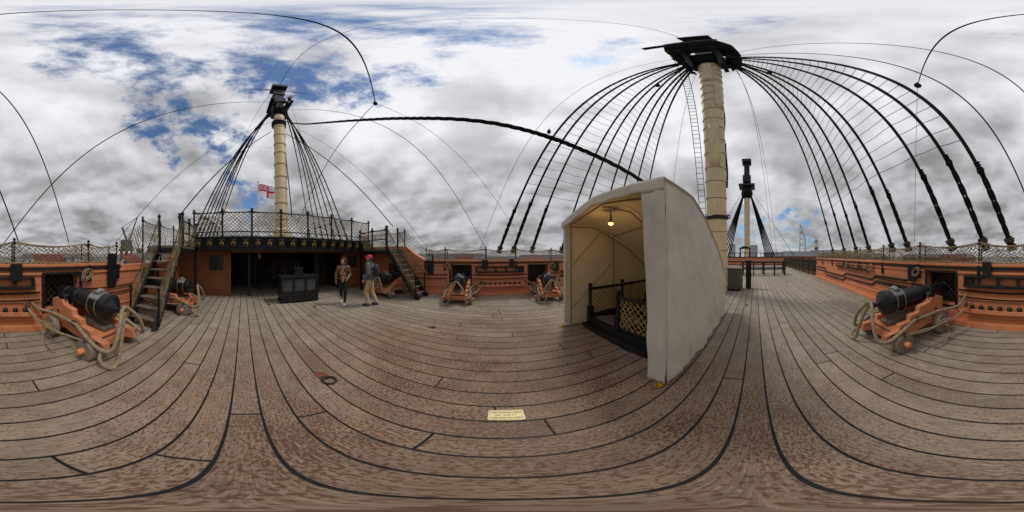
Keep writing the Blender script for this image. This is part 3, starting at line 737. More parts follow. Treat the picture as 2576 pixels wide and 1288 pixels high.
k=MB(); k.beam((-8.15,1.8,12.0),(-8.3,1.8,15.5),.46,.46,(1,0,0)); k.box((-8.25,1.8,15.55),(1.0,.78,.34)); k.beam((-7.25,2.1,12.6),(-8.2,2.5,14.5),.16,.22); k.cyl((-8.2,.3,15.2),(-8.2,2.0,15.35),.03,n=6);k.cyl((-7.6,1.0,14.2),(-7.9,3.3,14.9),.03,n=6)
k.box((-8.2,1.8,13.4),(.62,.62,.5)); k.box((-8.25,1.8,14.4),(.6,.6,.25))
k.obj('mast_head',BLACK,zt_,smooth=False,bevel=.015)
for sd in(-1,1):
    t=thing('mizzen_shrouds',(-10,by(sd,-10),2.5),'black tarred shrouds rising from poop side to mizzen top','rigging','shroud fans of the masts')
    ls=[]
    for i,x in enumerate([-8.6,-9.3,-10.0,-10.8,-11.6,-12.6,-13.8]):
        b=V((x,by(sd,x,.1),2.6)); e=V((-8.15,CY+sd*(.30+.05*(i%3)),11.7+.08*i)); ls.append((b,e))
        k=MB(); k.tube([b.lerp(e,q/12) for q in range(13)],.034,6); so=k.obj('shroud',TAR,t)
        k=MB(); p1=b.lerp(e,.15); k.tube([b,p1],.06,6); k.ell(p1,.085); k.obj('lanyard',TAR,so)
    z=4.4
    while z<10.8:
        k=MB(); k.tube([b.lerp(e,(z-b.z)/(e.z-b.z)) for b,e in ls],.008,4); k.obj('ratline',TAR,t); z+=.42
ft,fb,fa,fL=mast('fore_mast',(36,1.8,0),(35.3,1.8,16.2),.62,.58,'distant cream painted fore mast with black head',16)
k=MB(); k.lathe([(0,.65),(.6,1.2),(1.6,1.25),(2.4,.9),(3.2,.65)],(35.3,1.8,14.8),(0,0,1),16); k.obj('shroud_collar',TAR,ft)
k=MB(); k.bb((33.8,.1,17.5),(36.8,3.5,17.95)); k.beam((35.2,1.8,17),(34.9,1.8,24),1.15,1.15,(1,0,0)); k.box((34.6,1.8,24.2),(2.2,1.9,.8)); k.box((34.9,1.8,19.5),(1.6,1.7,1.6))
k.obj('mast_head',BLACK,ft,smooth=False)
for sd in(-1,1):
    t=thing('fore_shrouds',(36,CY+sd*6,1.5),'distant black shrouds of the fore mast','rigging','shroud fans of the masts')
    for i in range(6):
        k=MB(); k.tube([(34+i*1.0,CY+sd*(5.9-.3*i),1.4),(35.3,CY+sd*.5,16.5)],.12,5); k.obj('shroud',TAR,t)
# ------------------------------------------------------------ stays & lines
def line(pts,r,label,mat=TAR,nm='rigging_line',sm=True,n=6):
    k=MB(); pp=smooth_path(pts,8) if sm and len(pts)>2 else [V(p) for p in pts]
    if len(pp)==2: pp=[pp[0].lerp(pp[1],i/24)+V((0,0,-.004*(pp[1]-pp[0]).length*math.sin(math.pi*i/24))) for i in range(25)]
    o=k.tube(pp,r,n); o=k.obj(nm,mat,loc=pts[0]); return tag(o,label,'rope','rigging lines and stays')
st=smooth_path([(-8,1.8,10.9),(-6.4,1.8,8.9),(-4.76,1.8,7.1),(-3.4,1.8,5.85),(-2.13,1.8,4.82),(-1.3,1.8,4.25),(-.72,1.8,3.93),(.14,1.8,3.58),(.66,1.8,3.41),(1.22,1.8,3.28),(2.45,1.8,3.08),(3.3,1.8,2.75),(5,1.8,2.3),(7.6,1.8,1.9)],14)
k=MB()
for q in range(3):
    k.tube([p+V((0,math.cos(j*.8+q*2.094),math.sin(j*.8+q*2.094)))*.017 for j,p in enumerate(st)],.021,5)
tag(k.obj('mizzen_stay',TAR,loc=(-8,1.8,10.9)),'thick twisted black stay sweeping from mizzen mast to main mast','rope','rigging lines and stays')
A=V((-3.1,3.26,7.85)); Bp=V((2.2,-3.4,8.75))
line([A,Bp],.014,'taut black line passing overhead between two pulley blocks')
block(A,.11)
line([A,(-3.0,2.55,6.0),(-7.4,2.5,3.2)],.011,'thin black line from an overhead block down to the poop',sm=False)
line([A,(1.6,9.0,2.1)],.007,'thin black line from an overhead block down to the bulwark')
line([(-7.9,1.95,11.9),(-2.7,3.2,5.5+.5),(-.6,7.3,2.1)],.009,'thin black line from the mizzen top down to the bulwark')
line([(-8.1,1.5,13.1),(-.3,-4.2,1.9)],.012,'thin black line from mizzen top down to the bulwark rail')
line([(5.9,1.2,18.6),(-2.05,-3.75,2.1)],.012,'black backstay from the main top to the bulwark rail')
line([(5.9,1.0,18.2),(-.8,-4.1,2.1)],.016,'black backstay from the main top to the bulwark rail')
line([(-8.2,1.8,15.6),(5.0,1.8,19.2)],.010,'thin line running high between the mizzen and main tops')
line([(5.6,2.4,18.2),(-.9,7.7,2.1)],.008,'thin black backstay from the main top to the bulwark rail')
line([Bp,(2.9,-4.3,2.2)],.006,'thin line hanging from a pulley block to the rail',DHEMP)
line([(6.4,.9,17.5),(13.5,-1.5,1.2)],.010,'thin line from the main top down to the fore deck')
line([(6.4,.9,17.0),(22,-3,1.2)],.012,'thin line from the main top down to the fore deck')
line([(6.4,2.3,17.0),(7.0,4.2,2.1)],.008,'thin line from the main top down beside the mast')
line([(35,1.8,18),(14,4.5,1.5)],.03,'stay from the fore mast down to the deck')
line([(35,1.8,18),(18,-4.5,1.5)],.03,'stay from the fore mast down to the deck')
line([(-8.1,1.9,10.5),(-7.3,2.25,3.6)],.028,'twisted rope hanging beside the mizzen mast',DHEMP)
line([(-8.1,2.1,9.6),(-4.5,5.9,3.1)],.02,'black line from the mizzen mast to the landing rail')
line([(-8.1,1.4,9.6),(-4.6,-1.9,3.0)],.02,'black line from the mizzen mast to the landing rail')
line([(-8.1,2.1,10.6),(-3.3,6.9,2.2)],.008,'thin black line from the mizzen mast to the bulwark')
line([(-8.1,1.4,10.6),(-3.3,-3.2,2.2)],.008,'thin black line from the mizzen mast to the bulwark')
line([(-8.2,1.4,14.6),(-12,-2.2,3)],.008,'thin black line behind the mizzen mast')
line([(-8.2,2.2,14.6),(-12,6.2,3)],.008,'thin black line behind the mizzen mast')
# ------------------------------------------------------------ canvas shelter
CANV=M('canvas',srgb(232,226,210),.9,.05,2.0,.4,9,dirt=.25,spec=.15,transl=.25); CANI=M('canvas_lining',srgb(236,226,198),.9,.05,2.0,.4,9,dirt=.2,spec=.15,transl=.45)
t=thing('canvas_shelter',(3.1,2.2,0),'white canvas tent shelter with sloping rear over a companion hatch','tent')
Y0,Y1,YM=.93,3.55,2.2
PX=[(1.5,2.545),(2.0,2.57),(2.28,2.57),(2.9,2.36),(3.85,1.90),(4.6,1.36),(5.05,.95)]
def rz(x): return interp(PX,x)
def tilt(y): return .10*(Y1-y)/(Y1-Y0)
def ridge(v,u=0): return .15*(1-abs(2*v-1))*(1-.6*u)
def wr(p,a=.02):
    p=V(p); q=noise.noise_vector(V((p.x*2.6,p.y*2.6,p.z*.75)))*a
    q2=noise.noise_vector(V((p.x*7+p.z*2.2,p.y*7,p.z*1.8)))*a*.6
    q3=noise.noise_vector(V((p.x*15,p.y*15,p.z*6)))*a*.2
    return p+q+q2+q3
sol=[]
LX=3.55
for yy in(Y0,Y1):
    k=MB(); s0=-1 if yy==Y0 else 1
    k.grid(lambda u,v:wr((1.5+(LX-.35*(1-v))*u,yy+s0*(.05*(1-v)),.01+(rz(1.5+LX*u)+tilt(yy)-.01)*v),.05*min(1,(1-v)*5)),90,44)
    sol.append(k.obj('side_wall',CANV,t,ang=80))
k=MB()
def roof(u,v):
    x=1.44+(LX+.07)*u; y=Y0-.03+(Y1-Y0+.06)*v
    return V((x,y,rz(x)+tilt(y)+ridge(v,u)+.004))+noise.noise_vector(V((x*3,y*3,0)))*.016*min(1,v*6)
k.grid(roof,40,28); sol.append(k.obj('roof',CANV,t,ang=50))
k=MB()
k.grid(lambda u,v:wr((4.72+.34*v,Y0+(Y1-Y0)*u,.01+1.0*v),.03 if v<.98 else 0),14,8)
sol.append(k.obj('rear_wall',CANV,t,ang=80))
k=MB()
def val(u,v):
    y=Y0-.03+(Y1-Y0+.06)*u; top=2.55+tilt(y)+ridge(u); return V((1.435+.010*math.sin(u*31+1)*(1-v),y,top-.16*(1-v)-.014*noise.noise(V((u*9,0,0)))*(1-v)*2))
k.grid(val,60,4); sol.append(k.obj('valance',CANV,t,ang=80))
k=MB()
k.grid(lambda u,v:wr((1.475+.03*math.sin(v*4),Y0-.03+.34*u-.10*(1-v)*u,.01+2.55*v),.026),12,40)
sol.append(k.obj('front_flap',CANV,t,ang=80)); k=MB()
k.grid(lambda u,v:wr((1.475,Y1-.12*u,.01+2.5*v),.015),4,30)
sol.append(k.obj('front_flap',CANV,t,ang=80))
for o in sol:
    s_=o.modifiers.new('s','SOLIDIFY'); s_.thickness=.005
k=MB(); 
k.grid(lambda u,v:wr((1.55+3.1*u,Y0+.075,.03+(rz(1.55+3.1*u)+.03)*v),.02),40,20); k.grid(lambda u,v:wr((1.55+3.1*u,Y1-.07,.03+(rz(1.55+3.1*u)-.08)*v),.025),40,20); k.grid(lambda u,v:V((1.5+3.3*u,Y0+.07+(Y1-Y0-.14)*v,rz(1.5+3.3*u)-.04+tilt(Y0+.07+(Y1-Y0-.14)*v)+ridge(v,u)))+noise.noise_vector(V((u*8,v*6,0)))*.012,30,20)
k.obj('lining',CANI,t,ang=80)
k=MB()
for x in(1.62,2.9):
    zz=rz(x)-.07
    for y in(Y0+.10,Y1-.12): k.cyl((x,y,0),(x,y,zz),.016,n=8)
    k.tube([(x,Y0+.1,zz),(x,YM,zz+.17),(x,Y1-.12,zz)],.016,8)
for y in(Y0+.10,Y1-.12):
    k.tube([(1.62,y,2.44),(2.28,y,2.46),(3.5,y,1.97),(4.6,y,1.20),(4.62,y,0)],.015,8); k.tube([(1.62,y,1.5),(2.5,y,2.40)],.010,6)
k.tube([(1.62,YM,2.60),(2.28,YM,2.63),(3.5,YM,2.10),(4.6,YM,1.36)],.015,8)
k.tube([(1.62,Y1-.12,.5),(2.9,Y1-.12,1.6)],.009,6)
k.obj('frame_pole',STEEL,t)
YEL=M('yellow_metal',srgb(200,150,30),.4,.2,10,.2,30,metal=.5)
for y in(Y0+.02,Y1-.02):
    k=MB(); k.box((1.44,y,.018),(.07,.05,.03)); k.torus((1.40,y,.03),.032,.008,(0,0,1)); k.cyl((1.44,y,.03),(1.44,y,.08),.012,n=10)
    k.obj('foot_clamp',YEL,t)
t=thing('hanging_lamp',(2.0,2.45,2.3),'lit amber bulkhead lamp hanging under the tent roof','lamp')
k=MB(); k.lathe([(0,.06),(.012,.07),(.03,.07),(.045,.03),(.24,.008)],(2.0,2.45,2.40),(0,0,1),16); k.obj('lamp_shade',STEEL,t)
gm,nt,b_=newmat('lamp_glow'); b_.inputs['Emission Color'].default_value=(1,.5,.12,1); b_.inputs['Emission Strength'].default_value=5; b_.inputs['Base Color'].default_value=(.9,.6,.3,1)
nn=N(nt,'ShaderNodeTexNoise'); nt.links.new(nn.outputs[0],b_.inputs['Roughness'])
k=MB(); k.ell((2.0,2.45,2.385),(.05,.05,.028)); k.obj('bulb',gm,t)
ld=bpy.data.lights.new('lamp_light','POINT'); ld.energy=4; ld.color=(1,.6,.25); ld.shadow_soft_size=.05
lo=bpy.data.objects.new('lamp_light',ld); COL.objects.link(lo); lo.location=(0,0,-.02); lo.parent=t
t=thing('companion_hatch',(3.0,2.4,0),'black hatch coaming with posts and rope netting round a stairway','hatch')
k=MB(); k.bb((2.0,1.42,0),(2.12,3.36,.24)); k.bb((2.12,1.42,0),(4.4,1.52,.24)); k.bb((2.12,3.26,0),(4.4,3.36,.24)); k.bb((4.3,1.52,0),(4.4,3.26,.24)); k.bb((1.88,1.42,0),(2.0,3.36,.1)); k.obj('coaming',BLACK,t,smooth=False,bevel=.01)
k=MB(); k.add([(2.12,1.52,.02),(4.3,1.52,.02),(4.3,3.26,.02),(2.12,3.26,.02)],[(0,1,2,3)]); k.obj('stairwell_shade_sheet',M('stairwell_shade_paint',(.01,.009,.008),.9,.3,5,.1),t,smooth=False)  # flat near-black sheet painted as the shade down the stairs
k=MB(); 
for i in range(4): k.bb((2.16+i*.26,2.34,.20-.035*i),(2.38+i*.26,3.24,.225-.035*i))
k.parts('tread',TREAD,t,smooth=False,bevel=.005)
pp=[(2.06,1.48),(2.06,2.30),(2.06,3.30),(3.1,3.30),(4.2,3.30),(3.1,1.48),(4.2,1.48)]
for x,y in pp:
    k=MB(); k.box((x,y,.38),(.12,.12,.3)); k.lathe([(.5,.055),(.54,.04),(.9,.036),(.93,.055),(.98,.055),(1.0,.03),(1.03,.05),(1.07,.055),(1.10,.03),(1.11,.004)],(x,y,0),(0,0,1),12); k.obj('post',BLACK,t)
k=MB()
for a,b in((0,1),(2,3),(3,4),(0,5),(5,6)):
    for z in(.96,.30): k.beam((*pp[a],z),(*pp[b],z),.07,.06)
k.parts('handrail',BLACK,t,smooth=False,bevel=.01)
for a,b in((0,1),(2,3),(3,4),(0,5)):
    k=MB(); pa=V((*pp[a],0));pb=V((*pp[b],0));Ld=(pb-pa).length
    k.net(lambda s,tt:pa.lerp(pb,s/Ld)+V((0,0,.30+tt)),Ld,.66,.13,.013,.02,seed=a)
    k.obj('netting',GNET,t)
# ------------------------------------------------------------ deck fittings
t=thing('grating_locker',(8.3,1.05,0),'grey slatted metal locker standing beside the main mast','locker')
GRY=M('grey_metal',srgb(105,100,88),.6,.2,8,.2,40)
k=MB(); k.bb((7.95,.70,.06),(8.7,1.40,1.10)); k.obj('locker_body',BLACK,t,smooth=False)
k=MB()
for i in range(14): z=.12+i*.07; k.bb((7.93,.70,z),(7.949,1.40,z+.045)); k.bb((7.96,.68,z),(8.7,.699,z+.045))
k.bb((7.9,.66,1.10),(8.75,1.44,1.15))
for x,y in((7.95,.70),(7.95,1.36),(8.66,.70)): k.bb((x-.03,y-.03,0),(x+.04,y+.04,1.10))
k.obj('slatted_panel',GRY,t,smooth=False)
k=MB(); k.bb((8.6,.22,0),(8.9,.5,1.45)); k.bb((8.56,.18,1.45),(8.94,.54,1.52)); k.bb((8.56,.18,.7),(8.94,.54,.76)); tag(k.obj('bitt_post',BLACK,loc=(8.75,.36,0),smooth=False,bevel=.015),'square black timber bitt post beside the locker','bitt')
for xx,ya,yb in((14.8,-2.8,1.2),(16.4,-2.9,5.5)):
    t=thing('barrier_table',(xx,(ya+yb)/2,0),'black low timber guard rail around the main hatch','guard rail','guard rails on the waist')
    k=MB(); k.bb((xx-.25,ya,1.12),(xx+.25,yb,1.24)); k.obj('table_top',BLACK,t,smooth=False,bevel=.01)
    k=MB(); k.bb((xx-.05,ya,.5),(xx+.05,yb,.6)); k.obj('cross_bar',BLACK,t,smooth=False,bevel=.01)
    for i in range(5):
        y=ya+.1+(yb-ya-.2)*i/4
        k=MB(); k.bb((xx-.2,y-.05,0),(xx+.2,y+.05,1.12)); k.obj('leg',BLACK,t,smooth=False)
t=thing('forecastle_railing',(27,1.8,0),'black forecastle breast rail with salmon panel and small posts','railing')
k=MB(); k.bb((27,-4.5,.3),(27.1,8,1.5)); k.obj('panel',SALP,t,smooth=False)
k=MB(); k.bb((26.9,-4.6,1.5),(27.2,8.1,1.62)); k.bb((26.9,-4.6,2.2),(27.1,8.1,2.3)); k.bb((26.93,-4.6,.2),(26.98,8.1,.32))
k.parts('rail',BLACK,t,smooth=False)
for i in range(15):
    k=MB(); k.lathe([(1.6,.08),(1.8,.05),(2.2,.07)],(27,-4.5+i*.89,0),(0,0,1),8); k.obj('baluster',BLACK,t)
t=thing('belfry',(28.5,1.8,0),'distant black ship belfry with brass bell on the forecastle','belfry')
k=MB(); 
for y in(1.0,2.6): k.bb((28.4,y-.1,0),(28.6,y+.1,3.0))
k.prism([(-1.1,0),(1.1,0),(.6,.35),(0,.5),(-.6,.35)],lambda a,b,q:V((28.5+q,1.8+a,3.0+b)),-.4,.4); k.obj('frame',BLACK,t,smooth=False)
k=MB(); k.lathe([(0,.3),(.05,.28),(.3,.18),(.42,.1)],(28.5,1.8,2.2),(0,0,1),16); k.obj('bell',BRASS,t)
for (x,y,s) in((-1.57,.92,1.0),(-1.46,3.42,.6),(-5.6,.9,.55),(-4.9,2.3,.55),(5.6,.3,.5),(10.5,-2.0,.6)):
    t=thing('ring_bolt',(x,y,0),'rusty iron ring lying on its deck eye bolt','ring bolt','ring bolts in the deck')
    k=MB(); k.torus((x,y,.016),.075*s,.014*s+.002,(0.05,.02,1),24,8); k.obj('ring',RUSTY,t)
    k=MB(); k.tube([(x-.09*s,y-.01,.0),(x-.085*s,y-.01,.035*s),(x-.06*s,y-.01,.035*s),(x-.055*s,y-.01,0)],.010*s+.002,6); k.lathe([(0,.05*s),(.006,.045*s)],(x-.09*s,y-.01,.0005),(0,0,1),14); k.obj('eye_bolt',RUSTY,t)
    if s>=.6:
        k=MB(); rn=random.Random(4); k.add([(x-.16*s+(.085+.02*rn.random())*s*math.cos(q/14*6.283),y-.02+(.065+.02*rn.random())*s*math.sin(q/14*6.283),.004) for q in range(14)],[tuple(range(14))]); k.obj('rust_stain',RUSTW,t,smooth=False)
t=thing('brass_plaque',(.05,1.18,0),'polished brass commemorative plaque set flat into the deck planks','plaque')
k=MB(); W2,H2,c=.132,.078,.014
pp=[(-W2+c,-H2),(W2-c,-H2),(W2-c*.3,-H2+c*.3),(W2,-H2+c),(W2,H2-c),(W2-c*.3,H2-c*.3),(W2-c,H2),(-W2+c,H2),(-W2+c*.3,H2-c*.3),(-W2,H2-c),(-W2,-H2+c),(-W2+c*.3,-H2+c*.3)]
k.prism(pp,lambda a,b,q:V((.05+a,1.18+b,q)),.0005,.006); k.obj('plate',BRASS,t,smooth=False)
k=MB(); s_=.9
k.tube([(.05+a*s_,1.18+b*.87,.0065) for a,b in pp],.0013,4,closed=True); k.obj('border',ENGR,t)
def text(body,size,loc,rot,mat,name,parent,ext=.0004):
    cu=bpy.data.curves.new('tmp','FONT'); cu.body=body; cu.size=size; cu.extrude=ext; cu.align_x='CENTER'; cu.align_y='CENTER'; cu.space_character=1.05; cu.offset=size*.015
    o=bpy.data.objects.new('tmp',cu); COL.objects.link(o); bpy.context.view_layer.update()
    me=bpy.data.meshes.new_from_object(o.evaluated_get(bpy.context.evaluated_depsgraph_get())); bpy.data.objects.remove(o)
    me.materials.clear(); me.materials.append(mat)
    no=bpy.data.objects.new(name,me); COL.objects.link(no); no.parent=parent; no.location=V(loc)-parent_origin(parent); no.rotation_euler=rot; return no
for tx,dy,sz in(('HERE NELSON FELL',-.040,.0255),('21st OCTr 1805',0,.022),('HERE NELSON FELL',.040,.0255)):
    text(tx,sz,(.05,1.18+dy,.0068),(0,0,math.pi),ENGR,'inscription',t)
t=thing('exit_sign',(-3.12,6.93,1.75),'green and white emergency exit sign with running figure and arrow','sign')
GRN=M('sign_green',srgb(0,120,70),.4,.05,5,.02,30); WHT=M('sign_white',(.8,.8,.8),.4,.03,5,.02,30)
c=V((-3.12,by(1,-3.12,-.14),1.66)); 
def SP(a,b,q): return c+V((a*.92,-q+a*-.12,b))
k=MB(); k.prism([(-.2,-.10),(.2,-.10),(.2,.10),(-.2,.10)],SP,0,.012); k.obj('panel',WHT,t,smooth=False)
k=MB(); k.prism([(-.19,-.088),(-.01,-.088),(-.01,.088),(-.19,.088)],SP,.0122,.016); k.prism([(.01,-.088),(.19,-.088),(.19,.088),(.01,.088)],SP,.0122,.016); k.obj('green_field',GRN,t,smooth=False)
k=MB(); k.prism([(.04,-.02),(.10,-.02),(.10,-.055),(.165,0),(.10,.055),(.10,.02),(.04,.02)],SP,.0162,.019); k.obj('arrow',WHT,t,smooth=False)
k=MB()
k.prism([(-.17,-.07),(-.12,-.07),(-.12,.07),(-.17,.07)],SP,.0162,.019)
k.prism([(-.085,.065),(-.075,.072),(-.062,.068),(-.06,.055),(-.07,.047),(-.082,.053)],SP,.0162,.019)
k.prism([(-.09,.04),(-.05,.04),(-.03,.01),(-.04,.005),(-.055,.025),(-.055,-.005),(-.03,-.03),(-.03,-.07),(-.045,-.07),(-.05,-.035),(-.075,-.02),(-.10,-.06),(-.115,-.055),(-.085,-.005),(-.085,.02),(-.105,.01),(-.11,.02)],SP,.0162,.019)
k.obj('pictogram',WHT,t,smooth=False)
k=MB(); k.box(c+V((0,.06,-.12)),(.03,.09,.2)); k.obj('bracket',BLACK,t,smooth=False)
# ------------------------------------------------------------ ensign
FY=1.75
t=thing('ensign_staff',(-19.3,FY,2.4),'white flagpole flying a white naval ensign over the stern','flag')
k=MB(); k.cyl((-19.3,FY,0),(-19.3,FY,11.2),.07,.05,n=10); k.ell((-19.3,FY,11.25),.12); k.obj('pole',M('pole_white',(.6,.6,.58),.5,.1,5,.1),t)
FW,FH=2.4,1.75
fm=[M('flag_white',(.72,.72,.75),.8,.05,4,.1,20),M('flag_red',srgb(205,18,55),.8,.08,4,.1,20),M('flag_blue',srgb(20,30,110),.8,.08,4,.1,20)]
nx,ny=92,60
k=MB()
k.grid(lambda u,v:V((-19.3+.16*math.sin(u*9+v)*u,FY+.05+u*FW*.93,9.1+v*FH-.30*u*u+.07*math.sin(u*7))),nx,ny)
mi=[]
for j in range(ny):
    for i in range(nx):
        u=(i+.5)/nx;v=(j+.5)/ny; col=0
        if abs(v-.5)<.075 or abs(u-.5)<.05: col=1
        if u<.5 and v>.5:
            a=(u/.5)*2-1; b=(v-.5)/.5*2-1; ax_,bx=a*2,b
            if abs(bx)<.22 or abs(ax_)<.24: col=1
            elif abs(bx)<.34 or abs(ax_)<.38: col=0
            else:
                dd=abs(abs(ax_)/2-abs(bx))*.9
                col=1 if dd<.12 else (0 if dd<.22 else 2)
        mi.append(col)
k.mi=mi; k.obj('flag_cloth',fm,t,ang=80)
# ------------------------------------------------------------ background dockyard
BR=M('brick',srgb(150,90,70),.85,.25,.6,.1,5); RF=M('slate_roof',srgb(95,98,105),.8,.2,.5,.1,5); WIN=M('window_dark',(.04,.05,.06),.2,.2,2,.02)
WSTONE=M('white_stone',srgb(200,198,190),.8,.1,.5,.1,5); CONC=M('pale_concrete',srgb(175,178,182),.8,.1,.3,.1,5)
def building(az,d,w,dep,hh,label,wall=BR,hip=3,yaw=0,rows=2):
    c=sight(az,d,-9); a=R(85.53-az+yaw); fwd=V((math.cos(a),math.sin(a),0)); sd_=V((math.sin(a),-math.cos(a),0))
    t=thing('dockyard_building',c,label,'building','dockyard buildings on the horizon')
    P=lambda x,y,z:c+sd_*x+fwd*y+V((0,0,z))
    k=MB(); k.add([P(-w/2,0,0),P(w/2,0,0),P(w/2,dep,0),P(-w/2,dep,0),P(-w/2,0,hh),P(w/2,0,hh),P(w/2,dep,hh),P(-w/2,dep,hh)],[(0,1,5,4),(1,2,6,5),(2,3,7,6),(3,0,4,7),(4,5,6,7)]); k.obj('wall',wall,t,smooth=False)
    k=MB(); o=.6; k.add([P(-w/2-o,-o,hh),P(w/2+o,-o,hh),P(w/2+o,dep+o,hh),P(-w/2-o,dep+o,hh),P(-w/2+hip*.6,dep/2,hh+hip),P(w/2-hip*.6,dep/2,hh+hip)],[(0,1,5,4),(1,2,5),(2,3,4,5),(3,0,4),(3,2,1,0)]); k.obj('roof',RF,t,smooth=False)
    n=max(3,int(w/4))
    for r_ in range(rows):
        for i in range(n):
            k=MB()
            x=-w/2+w*(i+.5)/n; z=hh*(r_+.45)/rows; q=hh/rows*.22
            k.add([P(x-.6,-.05,z-q),P(x+.6,-.05,z-q),P(x+.6,-.05,z+q),P(x-.6,-.05,z+q)],[(0,1,2,3)])
            k.obj('window',WIN,t,smooth=False)
building(-25,70,44,14,9.0,'long brick dockyard storehouse with grey slate roof',BR,3.0,rows=2)
building(-7,75,26,12,8.6,'grey clad dockyard shed with low roof',CONC,2)
building(12,90,34,12,8.5,'brick dockyard building with slate roof',BR,3)
building(103,120,40,16,10.5,'red brick dockyard storehouse with slate roof',BR,4,rows=3)
building(111,95,26,14,10.5,'red brick dockyard storehouse with slate roof',BR,4,rows=3)
building(122,110,40,14,9.5,'red brick dockyard storehouse with slate roof',BR,3,rows=3)
building(150,130,60,16,9.5,'low brick dockyard building with slate roof',BR,3)
building(-160,110,50,16,9.5,'low grey dockyard building with slate roof',CONC,3)
building(-128,95,40,16,9.6,'low grey dockyard building with slate roof',CONC,3)
building(-60,90,50,16,9.6,'brick dockyard building with slate roof',BR,3)
building(85,420,20,20,38,'distant glass and concrete tower block',CONC,2,rows=9)
building(77.5,380,14,16,38,'distant glass tower block',CONC,1,rows=9)
building(94,300,60,20,16,'distant pale waterfront building',CONC,2,rows=4)
c=sight(102,560,-9); t=thing('sail_tower',c,'tall white sail shaped observation tower on the horizon','tower')
k=MB(); T=sight(192,1); 
k.tube([c+T*-9,c+T*-8+V((0,0,60)),c+T*-7+V((0,0,132))],[3,2.2,.8],10)
k.tube(smooth_path([c+T*9,c+T*11+V((0,0,35)),c+T*8+V((0,0,75)),c+T*0+V((0,0,105)),c+T*-6+V((0,0,118))],6),2.6,10); k.obj('sail_frame',WSTONE,t)
for z,w in((88,10),(92,9),(96,8),(70,15),(50,17)): k=MB(); k.box(c+T*-2+V((0,0,z)),(w,w*.7,1.6),Matrix.Rotation(R(-16),3,'Z')); k.obj('viewing_deck',CONC,t,smooth=False)
c=sight(106.9,150,-9); t=thing('cupola_tower',c,'white classical cupola tower with small dome above a storehouse','tower')
k=MB(); k.box(c+V((0,0,8)),(5,5,16)); k.box(c+V((0,0,17.5)),(4,4,4)); k.obj('tower_base',WSTONE,t,smooth=False)
k=MB(); k.lathe([(0,1.9),(.3,1.9),(.3,1.4),(4,1.4),(4,1.9),(4.4,1.9)],c+V((0,0,19.5)),(0,0,1),8); k.obj('drum',WSTONE,t,smooth=False)
k=MB(); k.lathe([(0,1.7),(.8,1.5),(1.5,1.0),(2,.3),(4,.08)],c+V((0,0,23.9)),(0,0,1),16); k.obj('dome',RF,t)
k=MB(); tt_=sight(106.9,1); k.lathe([(0,1.2),(.1,1.2)],c+V((0,0,17.6))-tt_*2.75,tt_,20); k.obj('clock_face',WIN,t)
def crane(az,d,hh,lean,label):
    c=sight(az,d,-9); t=thing('dock_crane',c,label,'crane','dockside cranes'); T=sight(az+90,1)
    CM=bpy.data.materials.get('crane_paint') or M('crane_paint',srgb(62,68,74),.6,.2,2,.1)
    k=MB(); 
    for a,b in((-3,-3),(3,-3),(3,3),(-3,3)): k.beam(c+V((a,b,0)),c+V((a*.5,b*.5,13)),.8,.8,(1,0,0))
    k.box(c+V((0,0,13.5)),(5,5,1)); k.obj('portal',CM,t,smooth=False)
    k=MB(); k.box(c+V((0,0,16)),(4.5,3.5,4)); k.obj('cab',CM,t,smooth=False,bevel=.1)
    k=MB(); b0=c+T*1+V((0,0,17)); e0=c+T*lean+V((0,0,hh))
    nrm=V((0,0,1)); n=9
    for q in(-.9,.9):
        for q2 in(-.7,.7):
            o1=T.cross(nrm)*q2+nrm*q; k.beam(b0+o1,e0+o1*.2,.34,.34)
    for i in range(n):
        u0=i/n;u1=(i+1)/n
        for q2 in(-.7,.7):
            A_=T.cross(nrm)*q2; k.beam(b0.lerp(e0,u0)+(A_+nrm*.9)*(1-.8*u0),b0.lerp(e0,u1)+(A_-nrm*.9)*(1-.8*u1),.2,.2)
            k.beam(b0.lerp(e0,u0)+(A_-nrm*.9)*(1-.8*u0),b0.lerp(e0,u1)+(A_+nrm*.9)*(1-.8*u1),.2,.2)
    k.beam(c+V((0,0,18)),c-T*2+V((0,0,24)),.6,.6,(1,0,0)); k.beam(c-T*2+V((0,0,24)),e0,.2,.2)
    k.obj('jib',CM,t,smooth=False)
crane(-135.5,75,29,5,'grey lattice dockside crane with raised jib')
crane(-131,160,22,-14,'small distant grey dockside crane')
